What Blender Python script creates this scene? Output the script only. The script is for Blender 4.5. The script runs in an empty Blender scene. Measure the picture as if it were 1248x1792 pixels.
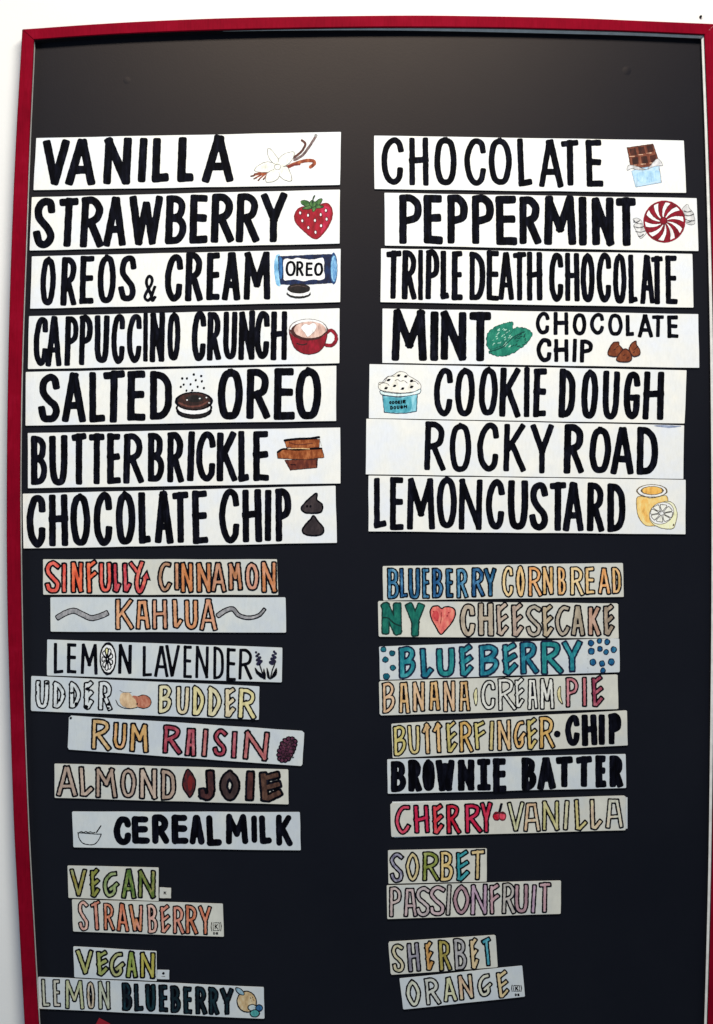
import bpy, math, random
import numpy as np
from mathutils import Vector

# ---------------------------------------------------------------- camera, light, exposure
scene = bpy.context.scene
COL = scene.collection
W, H, D = 1248.0, 1792.0, 2.2          # one photo pixel is one millimetre on the wall
CAMX = -0.20
cam_d = bpy.data.cameras.new('camera')
cam = bpy.data.objects.new('camera', cam_d); COL.objects.link(cam)
cam.location = (CAMX, -D, 0.0); cam.rotation_euler = (math.radians(90), 0, 0)
cam_d.sensor_fit = 'VERTICAL'; cam_d.sensor_height = 24.0
cam_d.lens = 24.0 * D / (H / 1000)
cam_d.shift_x = -CAMX / (H / 1000)
cam_d.clip_start = 0.05; cam_d.clip_end = 100
scene.camera = cam

world = bpy.data.worlds.new('World'); scene.world = world; world.use_nodes = True
bg = world.node_tree.nodes['Background']
bg.inputs['Color'].default_value = (0.58, 0.78, 1.0, 1); bg.inputs['Strength'].default_value = 0.20


def area(name, loc, rot, sx, sy, power, color):
    l = bpy.data.lights.new(name, 'AREA'); l.shape = 'RECTANGLE'; l.size = sx; l.size_y = sy
    l.energy = power; l.color = color
    o = bpy.data.objects.new(name, l); COL.objects.link(o)
    o.location = loc; o.rotation_euler = rot
    return o


# the shop's ceiling panel, facing straight down in front of the board
area('ceiling_panel_light', (0.12, -1.55, 1.80), (0, 0, 0), 1.3, 0.6, 107, (1.0, 0.935, 0.84))
# cool daylight from a shop window on the left
area('window_light', (-2.6, -2.2, 0.1), (math.radians(90), 0, math.radians(-50)), 1.4, 1.8, 17, (0.63, 0.82, 1.0))

scene.view_settings.view_transform = 'Standard'; scene.view_settings.look = 'None'
scene.view_settings.exposure = 0.0; scene.view_settings.gamma = 1.0
scene.view_settings.use_curve_mapping = False
try:
    scene.cycles.max_bounces = 6
except Exception:
    pass

rnd = random.Random(7)


# ---------------------------------------------------------------- helpers
def P(px, py, dep):
    """photo pixel -> point standing dep metres in front of the wall"""
    X = (px - W / 2) / 1000; Z = (H / 2 - py) / 1000
    k = (D - dep) / D
    return Vector((CAMX + (X - CAMX) * k, -dep, Z * k))


def tag(o, label=None, cat=None, group=None, kind=None):
    if label: o['label'] = label
    if cat: o['category'] = cat
    if group: o['group'] = group
    if kind: o['kind'] = kind
    return o


def link(name, verts, faces, mats, midx=None, parent=None, loc=(0, 0, 0)):
    me = bpy.data.meshes.new(name)
    me.from_pydata(verts, [], faces)
    for m in mats: me.materials.append(m)
    if midx is not None: me.polygons.foreach_set('material_index', midx)
    me.update()
    o = bpy.data.objects.new(name, me); COL.objects.link(o)
    o.location = loc
    if parent: o.parent = parent
    return o


MATS = {}


def lin(c):
    f = lambda v: (v / 12.92) if v <= 0.04045 else ((v + 0.055) / 1.055) ** 2.4
    return tuple(f(v / 255) for v in c)


def base_mat(name, rough=0.6, spec=0.3):
    m = bpy.data.materials.new(name); m.use_nodes = True
    b = m.node_tree.nodes['Principled BSDF']
    b.inputs['Roughness'].default_value = rough
    b.inputs['Specular IOR Level'].default_value = spec
    return m, m.node_tree, b


def coords(nt, scale=(1, 1, 1), random_offset=True):
    tc = nt.nodes.new('ShaderNodeTexCoord')
    mp = nt.nodes.new('ShaderNodeMapping'); mp.inputs['Scale'].default_value = scale
    nt.links.new(tc.outputs['Object'], mp.inputs['Vector'])
    if random_offset:
        oi = nt.nodes.new('ShaderNodeObjectInfo')
        cb = nt.nodes.new('ShaderNodeCombineXYZ')
        mu = nt.nodes.new('ShaderNodeMath'); mu.operation = 'MULTIPLY'; mu.inputs[1].default_value = 37.0
        nt.links.new(oi.outputs['Random'], mu.inputs[0])
        for i in range(3): nt.links.new(mu.outputs[0], cb.inputs[i])
        nt.links.new(cb.outputs[0], mp.inputs['Location'])
    return mp.outputs[0]


def noise(nt, vec, scale, detail=3, rough=0.55):
    n = nt.nodes.new('ShaderNodeTexNoise')
    n.inputs['Scale'].default_value = scale; n.inputs['Detail'].default_value = detail
    n.inputs['Roughness'].default_value = rough
    nt.links.new(vec, n.inputs['Vector'])
    return n.outputs['Fac']


def ramp(nt, fac, stops):
    r = nt.nodes.new('ShaderNodeValToRGB')
    while len(r.color_ramp.elements) < len(stops): r.color_ramp.elements.new(0.5)
    for e, (p, c) in zip(r.color_ramp.elements, stops):
        e.position = p; e.color = (*c, 1)
    nt.links.new(fac, r.inputs['Fac'])
    return r.outputs['Color']


def pigment(a, b=None, key=None):
    """felt pen or watercolour, streaked between two tones (given as sRGB)"""
    k = ('pig', a, b)
    if k in MATS: return MATS[k]
    m, nt, bs = base_mat('pigment', 0.62, 0.25)
    A = lin(a); B = lin(b) if b else tuple(min(1, v * 1.5 + 0.02) for v in A)
    def wash(c):
        y = 0.21 * c[0] + 0.72 * c[1] + 0.07 * c[2]
        k = min(1.0, max(0.0, (y - 0.08) / 0.2))
        return tuple(min(0.86, (v + (y - v) * 0.14 * k) * (1 + 0.10 * k)) for v in c)
    A, B = wash(A), wash(B)
    f = noise(nt, coords(nt, (1, 1, 0.45)), 135, 4, 0.65)
    nt.links.new(ramp(nt, f, [(0.30, tuple(v * 0.66 for v in A)), (0.46, A), (0.68, B)]), bs.inputs['Base Color'])
    MATS[k] = m
    return m


def ink():
    if 'ink' in MATS: return MATS['ink']
    m, nt, bs = base_mat('black_marker', 0.6, 0.04)
    f = noise(nt, coords(nt, (1, 1, 0.25)), 150, 3, 0.6)
    nt.links.new(ramp(nt, f, [(0.42, (0.0012, 0.0012, 0.0026)), (0.62, (0.004, 0.0045, 0.010)), (0.74, (0.012, 0.012, 0.022))]),
                 bs.inputs['Base Color'])
    MATS['ink'] = m
    return m


def paper(kind):
    if ('paper', kind) in MATS: return MATS[('paper', kind)]
    m, nt, bs = base_mat('paper_' + kind, 0.55, 0.3)
    tone = {'white': ((0.80, 0.81, 0.80), (0.86, 0.85, 0.80), (0.77, 0.80, 0.85)),
            'cream': ((0.62, 0.615, 0.555), (0.68, 0.675, 0.60), (0.575, 0.60, 0.585)),
            'cool': ((0.60, 0.645, 0.67), (0.66, 0.685, 0.67), (0.56, 0.61, 0.67))}[kind]
    v = coords(nt)
    c1 = ramp(nt, noise(nt, v, 18, 3, 0.6), [(0.32, tone[2]), (0.5, tone[0]), (0.68, tone[1])])
    # faint fibre and handling marks
    c2 = ramp(nt, noise(nt, coords(nt, (1, 1, 0.3)), 260, 3, 0.7), [(0.30, (0.93, 0.93, 0.92)), (0.6, (1, 1, 1))])
    mx = nt.nodes.new('ShaderNodeMix'); mx.data_type = 'RGBA'; mx.blend_type = 'MULTIPLY'
    mx.inputs[0].default_value = 0.8
    nt.links.new(c1, mx.inputs[6]); nt.links.new(c2, mx.inputs[7])
    nt.links.new(mx.outputs[2], bs.inputs['Base Color'])
    MATS[('paper', kind)] = m
    return m


def red_wood():
    m, nt, bs = base_mat('red_painted_wood', 0.55, 0.02)
    v = coords(nt, (1, 1, 1))
    f = noise(nt, v, 9, 5, 0.65)
    c = ramp(nt, f, [(0.3, (0.165, 0.0015, 0.011)), (0.55, (0.225, 0.002, 0.014)), (0.75, (0.285, 0.005, 0.024))])
    f2 = noise(nt, coords(nt, (6, 6, 0.4)), 90, 4, 0.7)
    c2 = ramp(nt, f2, [(0.36, (0.78, 0.72, 0.72)), (0.55, (1, 1, 1))])
    mx = nt.nodes.new('ShaderNodeMix'); mx.data_type = 'RGBA'; mx.blend_type = 'MULTIPLY'; mx.inputs[0].default_value = 0.8
    nt.links.new(c, mx.inputs[6]); nt.links.new(c2, mx.inputs[7]); nt.links.new(mx.outputs[2], bs.inputs['Base Color'])
    bp = nt.nodes.new('ShaderNodeBump'); bp.inputs['Strength'].default_value = 0.25; bp.inputs['Distance'].default_value = 0.001
    nt.links.new(f2, bp.inputs['Height']); nt.links.new(bp.outputs[0], bs.inputs['Normal'])
    return m


def board_mat():
    m, nt, bs = base_mat('black_board_paint', 0.5, 0.19)
    bs.inputs['Specular Tint'].default_value = (1.0, 0.80, 0.62, 1)
    v = coords(nt)
    f = noise(nt, v, 3.0, 5, 0.6)
    nt.links.new(ramp(nt, f, [(0.3, (0.0038, 0.0054, 0.0108)), (0.7, (0.0060, 0.0078, 0.0136))]), bs.inputs['Base Color'])
    f2 = noise(nt, v, 7.0, 5, 0.65)
    mr = nt.nodes.new('ShaderNodeMapRange'); mr.inputs[3].default_value = 0.40; mr.inputs[4].default_value = 0.47
    nt.links.new(f2, mr.inputs[0]); nt.links.new(mr.outputs[0], bs.inputs['Roughness'])
    f3 = noise(nt, v, 420, 2, 0.5)
    bp = nt.nodes.new('ShaderNodeBump'); bp.inputs['Strength'].default_value = 0.12; bp.inputs['Distance'].default_value = 0.0006
    nt.links.new(f3, bp.inputs['Height']); nt.links.new(bp.outputs[0], bs.inputs['Normal'])
    return m


def wall_mat():
    m, nt, bs = base_mat('off_white_wall_paint', 0.6, 0.25)
    v = coords(nt)
    nt.links.new(ramp(nt, noise(nt, v, 2.2, 4, 0.6), [(0.3, (0.78, 0.785, 0.77)), (0.7, (0.82, 0.82, 0.80))]), bs.inputs['Base Color'])
    f3 = noise(nt, v, 160, 3, 0.6)
    bp = nt.nodes.new('ShaderNodeBump'); bp.inputs['Strength'].default_value = 0.15; bp.inputs['Distance'].default_value = 0.0012
    nt.links.new(f3, bp.inputs['Height']); nt.links.new(bp.outputs[0], bs.inputs['Normal'])
    return m


def plain(name, c, rough=0.6):
    k = ('plain', name)
    if k in MATS: return MATS[k]
    m, nt, bs = base_mat(name, rough, 0.3)
    f = noise(nt, coords(nt), 60, 3, 0.6)
    nt.links.new(ramp(nt, f, [(0.35, tuple(v * 0.82 for v in c)), (0.65, c)]), bs.inputs['Base Color'])
    MATS[k] = m
    return m


def quad(a, b, c, d, n):
    return None


# ---------------------------------------------------------------- wall and board
WALLM = wall_mat()
w = link('wall', [(-3, 0, -2.4), (3, 0, -2.4), (3, 0, 2.4), (-3, 0, 2.4), (-3, 0.12, -2.4), (3, 0.12, -2.4), (3, 0.12, 2.4), (-3, 0.12, 2.4)],
         [(0, 1, 2, 3), (5, 4, 7, 6), (4, 0, 3, 7), (1, 5, 6, 2), (3, 2, 6, 7), (4, 5, 1, 0)], [WALLM])
tag(w, 'off white painted wall behind the red framed menu board', 'wall', kind='structure')

RAIL, PANEL, CARD = 0.030, 0.012, 0.0150


def interp(tab, v):
    return float(np.interp(v, [t[0] for t in tab], [t[1] for t in tab]))


def smooth_tab(tab, n=40):
    """resample a table of (v, value) with a Catmull-Rom curve"""
    pts = catmull([(float(a), float(b)) for a, b in tab], 8)
    return pts


def catmull(pts, n=6, closed=False):
    if len(pts) < 3: return list(pts)
    out = []
    m = len(pts)
    rng = range(m if closed else m - 1)
    for i in rng:
        g = lambda k: pts[k % m] if closed else pts[min(max(k, 0), m - 1)]
        p0, p1, p2, p3 = g(i - 1), g(i), g(i + 1), g(i + 2)
        for s in range(n):
            t = s / n
            out.append(tuple(0.5 * ((2 * p1[k]) + (-p0[k] + p2[k]) * t + (2 * p0[k] - 5 * p1[k] + 4 * p2[k] - p3[k]) * t * t
                                    + (-p0[k] + 3 * p1[k] - 3 * p2[k] + p3[k]) * t ** 3) for k in range(2)))
    if not closed: out.append(tuple(pts[-1]))
    return out


LO = [(51, 39), (240, 28), (440, 19.5), (640, 14), (840, 11.6), (1040, 12.3), (1240, 17.4), (1440, 24), (1600, 32.4), (1792, 42.8), (1925, 51)]
LI = [(69.5, 59.6), (240, 51.7), (440, 44.6), (640, 37.8), (840, 35), (1040, 36.8), (1240, 41.3), (1440, 48.5), (1600, 57), (1792, 67.8), (1903, 75)]
RI = [(60.5, 1233.5), (240, 1240.5), (440, 1246.5), (640, 1250.5), (900, 1252.5), (1100, 1252), (1300, 1249.8), (1500, 1246.8), (1650, 1243.2), (1792, 1239), (1903, 1235)]
RO = [(41.5, 1252), (240, 1263), (440, 1269), (640, 1273), (900, 1275), (1100, 1274.5), (1300, 1272), (1500, 1269), (1650, 1266), (1792, 1262), (1925, 1257)]
TO = [(39, 51), (160, 42.2), (280, 35.6), (440, 30), (700, 26.5), (860, 28), (1010, 31.2), (1116, 35.6), (1252, 41.5)]
TI = [(59.6, 69.5), (160, 62.2), (280, 56.2), (440, 51), (660, 47.6), (860, 48.6), (1010, 52), (1116, 55.2), (1233.5, 60.5)]
BO = [(51, 1925), (640, 1945), (1257, 1925)]
BI = [(75, 1903), (640, 1922), (1235, 1903)]


def tabline(tab, vert):
    pts = catmull([(float(b), float(a)) if vert else (float(a), float(b)) for a, b in tab], 8)
    return pts


def resample(pts, n):
    pts = np.array(pts); d = np.r_[0, np.cumsum(np.hypot(*np.diff(pts, axis=0).T))]
    t = np.linspace(0, d[-1], n)
    return list(zip(np.interp(t, d, pts[:, 0]), np.interp(t, d, pts[:, 1])))


REDM = red_wood(); BOARDM = board_mat()
PALE = plain('bare_primed_wood', (0.80, 0.79, 0.75)); DARK = plain('gap_shade_dark_paint', (0.01, 0.008, 0.01))  # black puts gap shadow into the colour; also the dark painted inner stretch
board = bpy.data.objects.new('menu_board', None); COL.objects.link(board)
board.location = P(624, 1935, 0.0)
tag(board, 'tall black menu board in a mitred red wooden frame on the off white wall', 'menu board')
BL_ = Vector(board.location)
loc = lambda v: tuple(Vector(v) - BL_)

# panel (its outline runs under the rails)
outl = resample(tabline(TI, False), 14)[:-1] + resample(tabline(RI, True), 24)[:-1] + resample(tabline(BI, False), 14)[::-1][:-1] + resample(tabline(LI, True), 24)[::-1][:-1]
cx_, cy_ = 640, 985
outl = [(x + (6 if x > cx_ else -6) * (1 if 75 < x < 1230 or True else 0), y + (6 if y > 1880 else (-6 if y < 75 else 0))) for x, y in outl]
n = len(outl)
vs = [loc(P(x, y, PANEL)) for x, y in outl] + [loc(P(x, y, 0.0005)) for x, y in outl]
fs = [tuple(range(n))[::-1], tuple(range(n, 2 * n))] + [(i, (i + 1) % n, (i + 1) % n + n, i + n) for i in range(n)]
link('board_panel', vs, fs, [BOARDM], None, board)


def rail(outer, inner, n, pale_from=None, flip=False, pale=True, bevel=0.0):
    o = resample(outer, n); i_ = resample(inner, n)
    vs, fs, mi = [], [], []
    b = 1.6                       # small rounded arris, px
    for s_i, ((ox, oy), (ix, iy)) in enumerate(zip(o, i_)):
        dx, dy = ix - ox, iy - oy; L = math.hypot(dx, dy); ux, uy = dx / L, dy / L
        F = P(ix, iy, RAIL)
        # inner face goes straight back to the panel from the front inner edge
        back = lambda dep: Vector((F.x, -dep, F.z))
        O = P(ox, oy, RAIL); ob = Vector((O.x, -0.0002, O.z))
        prof = [ob, Vector((O.x, -(RAIL - 0.0016), O.z)), P(ox + ux * b, oy + uy * b, RAIL), P(ix - ux * b, iy - uy * b, RAIL),
                back(RAIL - 0.0018), back(RAIL - 0.0058)]
        t = s_i / (n - 1)
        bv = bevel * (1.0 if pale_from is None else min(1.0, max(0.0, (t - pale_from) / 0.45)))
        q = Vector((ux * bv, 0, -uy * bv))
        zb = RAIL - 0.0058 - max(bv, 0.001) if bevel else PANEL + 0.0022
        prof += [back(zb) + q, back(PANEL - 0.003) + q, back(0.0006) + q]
        vs += [loc(p) for p in prof]
    k = 9
    for s in range(n - 1):
        for j in range(k - 1):
            a, b2, c, d = s * k + j, s * k + j + 1, (s + 1) * k + j + 1, (s + 1) * k + j
            fs.append((a, b2, c, d) if not flip else (d, c, b2, a))
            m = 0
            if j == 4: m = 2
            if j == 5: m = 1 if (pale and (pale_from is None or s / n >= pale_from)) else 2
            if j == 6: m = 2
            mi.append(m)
    fs.append(tuple(range(k)) if flip else tuple(range(k))[::-1]); mi.append(2)
    e = (n - 1) * k
    fs.append(tuple(range(e, e + k))[::-1] if flip else tuple(range(e, e + k))); mi.append(2)
    return vs, fs, mi


def add_rail(outer, inner, n, **kw):
    vs, fs, mi = rail(outer, inner, n, **kw)
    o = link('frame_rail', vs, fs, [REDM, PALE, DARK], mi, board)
    return o


def shift_ends(pts, a, b):
    pts = list(pts); pts[0] = (pts[0][0] + a[0], pts[0][1] + a[1]); pts[-1] = (pts[-1][0] + b[0], pts[-1][1] + b[1])
    return pts


g = 0.3                           # open mitre joints
h = 0.05
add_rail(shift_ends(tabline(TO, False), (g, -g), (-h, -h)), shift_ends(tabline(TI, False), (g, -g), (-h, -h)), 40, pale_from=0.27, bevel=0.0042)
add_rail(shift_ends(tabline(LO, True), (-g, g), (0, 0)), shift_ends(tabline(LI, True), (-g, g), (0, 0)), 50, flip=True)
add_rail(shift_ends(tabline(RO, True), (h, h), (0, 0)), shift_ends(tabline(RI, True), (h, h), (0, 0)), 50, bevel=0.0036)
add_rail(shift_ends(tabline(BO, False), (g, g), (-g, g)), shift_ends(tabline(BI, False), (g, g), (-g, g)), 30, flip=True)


def dome(name, c, r, h, mat, parent, off, seg=20, rings=6, sag=0.0):
    vs, fs = [], []
    for k in range(rings + 1):
        t = k / rings
        rr = r * (1 - t); hh = h * (0.5 + 0.5 * math.cos(math.pi * (1 - t)))
        for s in range(seg):
            a = 2 * math.pi * s / seg
            p = c + Vector((rr * math.cos(a), -hh, rr * math.sin(a)))
            vs.append(tuple(p - off))
    for k in range(rings):
        for s in range(seg):
            a = k * seg + s; b = k * seg + (s + 1) % seg
            fs.append((a, b, b + seg, a + seg))
    o = link(name, vs, fs, [mat], None, parent)
    for p in o.data.polygons: p.use_smooth = True
    return o


dome('screw_bump', P(222, 141, PANEL - 0.0002), 0.013, 0.0004, BOARDM, board, BL_)
dome('screw_bump', P(1097, 124, PANEL - 0.0002), 0.014, 0.0005, BOARDM, board, BL_)

# small nail in the wall above the frame's top right corner
nail_c = P(1225.5, 30, 0.0)
nl = bpy.data.objects.new('wall_nail', None)
vs, fs = [], []
for k, (r, h) in enumerate([(0.0021, 0.0), (0.0021, 0.0035), (0.0015, 0.0042), (0.0002, 0.0043)]):
    for s in range(12):
        a = 2 * math.pi * s / 12
        vs.append((r * math.cos(a), -h - 0.0003, r * math.sin(a)))
for k in range(3):
    for s in range(12):
        fs.append((k * 12 + s, k * 12 + (s + 1) % 12, (k + 1) * 12 + (s + 1) % 12, (k + 1) * 12 + s))
nail = link('wall_nail', vs, fs, [plain('black_iron', (0.003, 0.003, 0.0035), 0.9)], None, None, tuple(nail_c))
tag(nail, 'tiny black nail in the wall above the top right frame corner', 'nail')

# ---------------------------------------------------------------- drawing by distance fields
GL = {}


def _g(ch, *strokes): GL[ch] = strokes


Lc = lambda *p: ('l', p)
Cc = lambda *p: ('c', p)
_g('A', Lc((0, 0), (.45, 1)), Lc((.55, 1), (1, 0)), Lc((.45, 1), (.55, 1)), Lc((.18, .30), (.83, .30)))
_g('a', Lc((.05, 0), (.22, .95)), Lc((.22, .97), (.72, .97)), Lc((.72, .97), (1, 0)), Lc((.15, .36), (.85, .36)))
_g('B', Lc((0, 0), (.02, 1)), Cc((0, 1), (.5, 1), (.86, .9), (.9, .74), (.7, .59), (.08, .53)), Cc((.08, .53), (.68, .5), (1, .36), (.97, .17), (.65, .02), (0, 0)))
_g('b', Lc((0, 0), (.02, .97)), Cc((0, .97), (.6, 1), (.95, .85), (.7, .62), (.08, .5)), Cc((.08, .5), (.85, .5), (1, .33), (.75, .12), (.3, 0), (0, 0)))
_g('C', Cc((1, .77), (.93, .93), (.66, 1), (.36, .95), (.1, .75), (0, .5), (.08, .22), (.34, .04), (.62, 0), (.9, .1), (.98, .28)))
_g('c', Cc((1, .97), (.6, .98), (.25, .82), (.02, .5), (.12, .2), (.42, .02), (.75, .06), (1, .22)))
_g('D', Lc((0, 0), (0, 1)), Cc((0, 1), (.5, .97), (.9, .8), (1, .52), (.93, .22), (.58, .03), (0, 0)))
_g('d', Lc((0, 0), (0, .97)), Cc((0, 1), (.5, .9), (.95, .66), (1, .42), (.7, .18), (.35, 0), (0, 0)))
_g('E', Lc((.02, 1), (0, 0)), Lc((0, 1), (.95, 1)), Lc((0, .53), (.88, .53)), Lc((0, 0), (1, 0)))
_g('e', Lc((0, .94), (.08, .04)), Lc((.03, .84), (.88, 1)), Lc((.03, .42), (.96, .60)), Lc((.08, .02), (.30, 0), (1, .22)))
_g('F', Lc((0, 0), (.02, 1)), Lc((0, 1), (1, 1)), Lc((0, .55), (.9, .55)))
_g('f', Lc((.12, 0), (.03, .95)), Lc((.03, .86), (.9, 1)), Lc((.05, .44), (1, .62)))
_g('G', Cc((.98, .78), (.85, .95), (.55, 1), (.25, .93), (.03, .66), (.02, .35), (.2, .08), (.55, 0), (.88, .08), (.98, .28), (.98, .44)), Lc((.60, .44), (.98, .44)))
_g('g', Cc((.85, .98), (.5, .93), (.15, .7), (.02, .38), (.2, .06), (.5, 0), (.78, .14), (.82, .33)), Lc((.5, .28), (1, .50)))
_g('H', Lc((0, 0), (.02, 1)), Lc((.98, 1), (1, 0)), Lc((0, .52), (1, .55)))
_g('h', Lc((.02, 0), (.0, 1)), Lc((.95, 1), (1, 0)), Lc((0, .45), (1, .56)))
_g('I', Lc((.12, 0), (.88, 1)))
_g('i', Lc((.5, 0), (.5, 1)), Lc((0, 1), (1, 1)), Lc((0, 0), (1, 0)))
_g('j', Lc((.75, 1), (.8, .35)), Cc((.8, .4), (.76, .12), (.45, 0), (.05, .06)), Lc((.05, .06), (.0, .2)))
_g('K', Lc((0, 0), (.04, 1)), Lc((.94, 1), (.08, .42)), Lc((.34, .58), (1, 0)))
_g('L', Lc((0, 1), (.02, 0)), Lc((.02, 0), (1, .02)))
_g('l', Lc((0, 1), (.1, .03)), Lc((.1, .02), (.4, 0), (1, .20)))
_g('M', Lc((0, 0), (.06, 1)), Lc((.06, 1), (.5, .30)), Lc((.5, .30), (.92, 1)), Lc((.92, 1), (1, 0)))
_g('m', Lc((0, 0), (.02, 1)), Lc((.02, 1), (.5, .45)), Lc((.5, .45), (.82, 1)), Lc((.82, 1), (1, 0)))
_g('N', Lc((0, 0), (.04, 1)), Lc((.04, 1), (.96, 0)), Lc((.96, 0), (1, 1)))
_g('O', Cc((.5, 1), (.82, .93), (1, .66), (1, .36), (.8, .07), (.5, 0), (.18, .07), (0, .36), (.02, .68), (.2, .93), (.5, 1)))
_g('o', Cc((.5, 1), (.8, .85), (1, .5), (.8, .15), (.5, 0), (.2, .15), (0, .5), (.2, .85), (.5, 1)))
_g('P', Lc((0, 0), (.05, 1)), Cc((.05, 1), (.55, 1), (.93, .88), (1, .7), (.82, .54), (.1, .46)))
_g('R', Lc((0, 0), (.05, 1)), Cc((.05, 1), (.52, 1), (.86, .88), (.92, .73), (.74, .56), (.1, .46)), Lc((.42, .50), (1, 0)))
_g('r', Lc((.02, 0), (.02, .97)), Cc((.02, 1), (.5, 1), (.85, .9), (.7, .66), (.1, .48)), Lc((.3, .5), (1, 0)))
_g('S', Cc((1, .80), (.88, .96), (.55, 1), (.22, .94), (.05, .79), (.14, .62), (.5, .46), (.86, .33), (1, .18), (.85, .05), (.52, 0), (.16, .05), (0, .24)))
_g('s', Cc((1, .9), (.6, 1), (.22, .93), (.05, .77), (.22, .6), (.65, .42), (.97, .26), (.88, .06), (.5, 0), (.18, .06), (.05, .2)))
_g('T', Lc((0, .98), (1, 1)), Lc((.5, 1), (.46, 0)))
_g('t', Lc((0, .9), (1, 1)), Lc((.58, .96), (.68, 0)))
_g('1', Lc((0, .76), (.60, .99)), Lc((.66, .97), (.70, 0)), Lc((.62, .99), (1, .90)))
_g('U', Cc((0, 1), (0, .6), (.02, .28), (.18, .06), (.5, 0), (.82, .06), (.97, .28), (1, .6), (1, 1)))
_g('V', Lc((0, 1), (.48, 0)), Lc((.52, 0), (1, 1)))
_g('W', Lc((0, 1), (.24, 0)), Lc((.24, 0), (.5, .86)), Lc((.5, .86), (.76, 0)), Lc((.76, 0), (1, 1)))
_g('w', Lc((0, 1), (.3, .02)), Lc((.3, .08), (.5, .42)), Lc((.5, .42), (.78, .06)), Lc((.86, 0), (1, 1)))
_g('Y', Lc((0, 1), (.5, .46)), Lc((1, 1), (.5, .46)), Lc((.5, .46), (.48, 0)))
_g('y', Lc((0, .97), (.28, .72)), Cc((.60, 1), (.38, .62), (.3, .3), (.34, .08), (.46, .0), (.62, .14), (.76, .42)))
_g('Z', Lc((0, 1), (1, 1), (0, 0), (1, 0)))
_g('&', Cc((1, .12), (.75, .0), (.55, .28), (.2, .62), (.15, .85), (.4, 1), (.68, .88), (.6, .66), (.12, .3), (.05, .1), (.3, 0), (.65, .12), (.95, .52)))


class Field:
    """a small grid in photo pixels that shapes are drawn on"""

    def __init__(self, x0, y0, x1, y1, res):
        nx = max(2, int(math.ceil((x1 - x0) / res)) + 1); ny = max(2, int(math.ceil((y1 - y0) / res)) + 1)
        self.gx = x0 + np.arange(nx) * res; self.gy = y0 + np.arange(ny) * res
        self.X, self.Y = np.meshgrid(self.gx, self.gy)

    def seg(self, a, b, p0=2, p1=2):
        ax, ay = a; bx, by = b
        dx, dy = bx - ax, by - ay; L = math.hypot(dx, dy) or 1e-6
        ux, uy = dx / L, dy / L
        rx, ry = self.X - ax, self.Y - ay
        t = rx * ux + ry * uy; pr = np.abs(rx * -uy + ry * ux)
        o0 = np.maximum(-t, 0); o1 = np.maximum(t - L, 0)
        f0 = (pr ** p0 + o0 ** p0) ** (1 / p0); f1 = (pr ** p1 + o1 ** p1) ** (1 / p1)
        return np.where(t < L / 2, f0, f1)

    def path(self, pts, endp=2, taper=None, w=None):
        d = None
        m = len(pts) - 1
        for i in range(m):
            s = self.seg(pts[i], pts[i + 1], endp if i == 0 else 2, endp if i == m - 1 else 2)
            if taper is not None:
                s = s - w * (taper[0] + (taper[1] - taper[0]) * (i + .5) / m)
            d = s if d is None else np.minimum(d, s)
        return d

    def poly(self, pts):
        d = None; inside = np.zeros(self.X.shape, bool)
        m = len(pts)
        for i in range(m):
            (ax, ay), (bx, by) = pts[i], pts[(i + 1) % m]
            s = self.seg((ax, ay), (bx, by))
            d = s if d is None else np.minimum(d, s)
            if ay != by:
                c = ((ay > self.Y) != (by > self.Y)) & (self.X < (bx - ax) * (self.Y - ay) / (by - ay) + ax)
                inside ^= c
        return np.where(inside, -d, d)

    def ell(self, cx, cy, rx, ry, rot=0):
        c, s = math.cos(rot), math.sin(rot)
        x = (self.X - cx) * c + (self.Y - cy) * s; y = -(self.X - cx) * s + (self.Y - cy) * c
        k = np.sqrt((x / rx) ** 2 + (y / ry) ** 2)
        return (k - 1) * min(rx, ry)

    def wob(self, seed, amp, wl):
        r = random.Random(seed)
        out = 0
        for k, a in ((1, 1.0), (2.3, .55), (4.9, .35)):
            th = r.uniform(0, 6.28); ph = r.uniform(0, 6.28); th2 = th + 1.4; ph2 = r.uniform(0, 6.28)
            q = 6.283 * k / wl
            out = out + a * np.sin(q * (self.X * math.cos(th) + self.Y * math.sin(th)) + ph) * np.sin(q * .8 * (self.X * math.cos(th2) + self.Y * math.sin(th2)) + ph2)
        return amp * out


def march(F, f, out):
    """emit the region f<0 as flat polygons: list of [(x,y)...] wound for a face towards the room"""
    gx, gy = F.gx, F.gy
    ins = f < 0
    cnt = ins[:-1, :-1].astype(int) + ins[:-1, 1:] + ins[1:, 1:] + ins[1:, :-1]
    ny, nx = cnt.shape
    full = cnt == 4
    for i in np.nonzero(full.any(axis=1))[0]:
        row = np.r_[0, full[i].astype(int), 0]; dd = np.diff(row)
        for a, b in zip(np.nonzero(dd == 1)[0], np.nonzero(dd == -1)[0]):
            out.append([(gx[a], gy[i + 1]), (gx[b], gy[i + 1]), (gx[b], gy[i]), (gx[a], gy[i])])
    ii, jj = np.nonzero((cnt > 0) & (cnt < 4))
    for i, j in zip(ii, jj):
        c = ((i, j), (i + 1, j), (i + 1, j + 1), (i, j + 1))
        pl = []
        for k in range(4):
            a, b = c[k], c[(k + 1) % 4]
            fa, fb = f[a], f[b]
            if fa < 0: pl.append((gx[a[1]], gy[a[0]]))
            if (fa < 0) != (fb < 0):
                t = fa / (fa - fb)
                pl.append((gx[a[1]] + (gx[b[1]] - gx[a[1]]) * t, gy[a[0]] + (gy[b[0]] - gy[a[0]]) * t))
        if len(pl) >= 3: out.append(pl)


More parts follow.
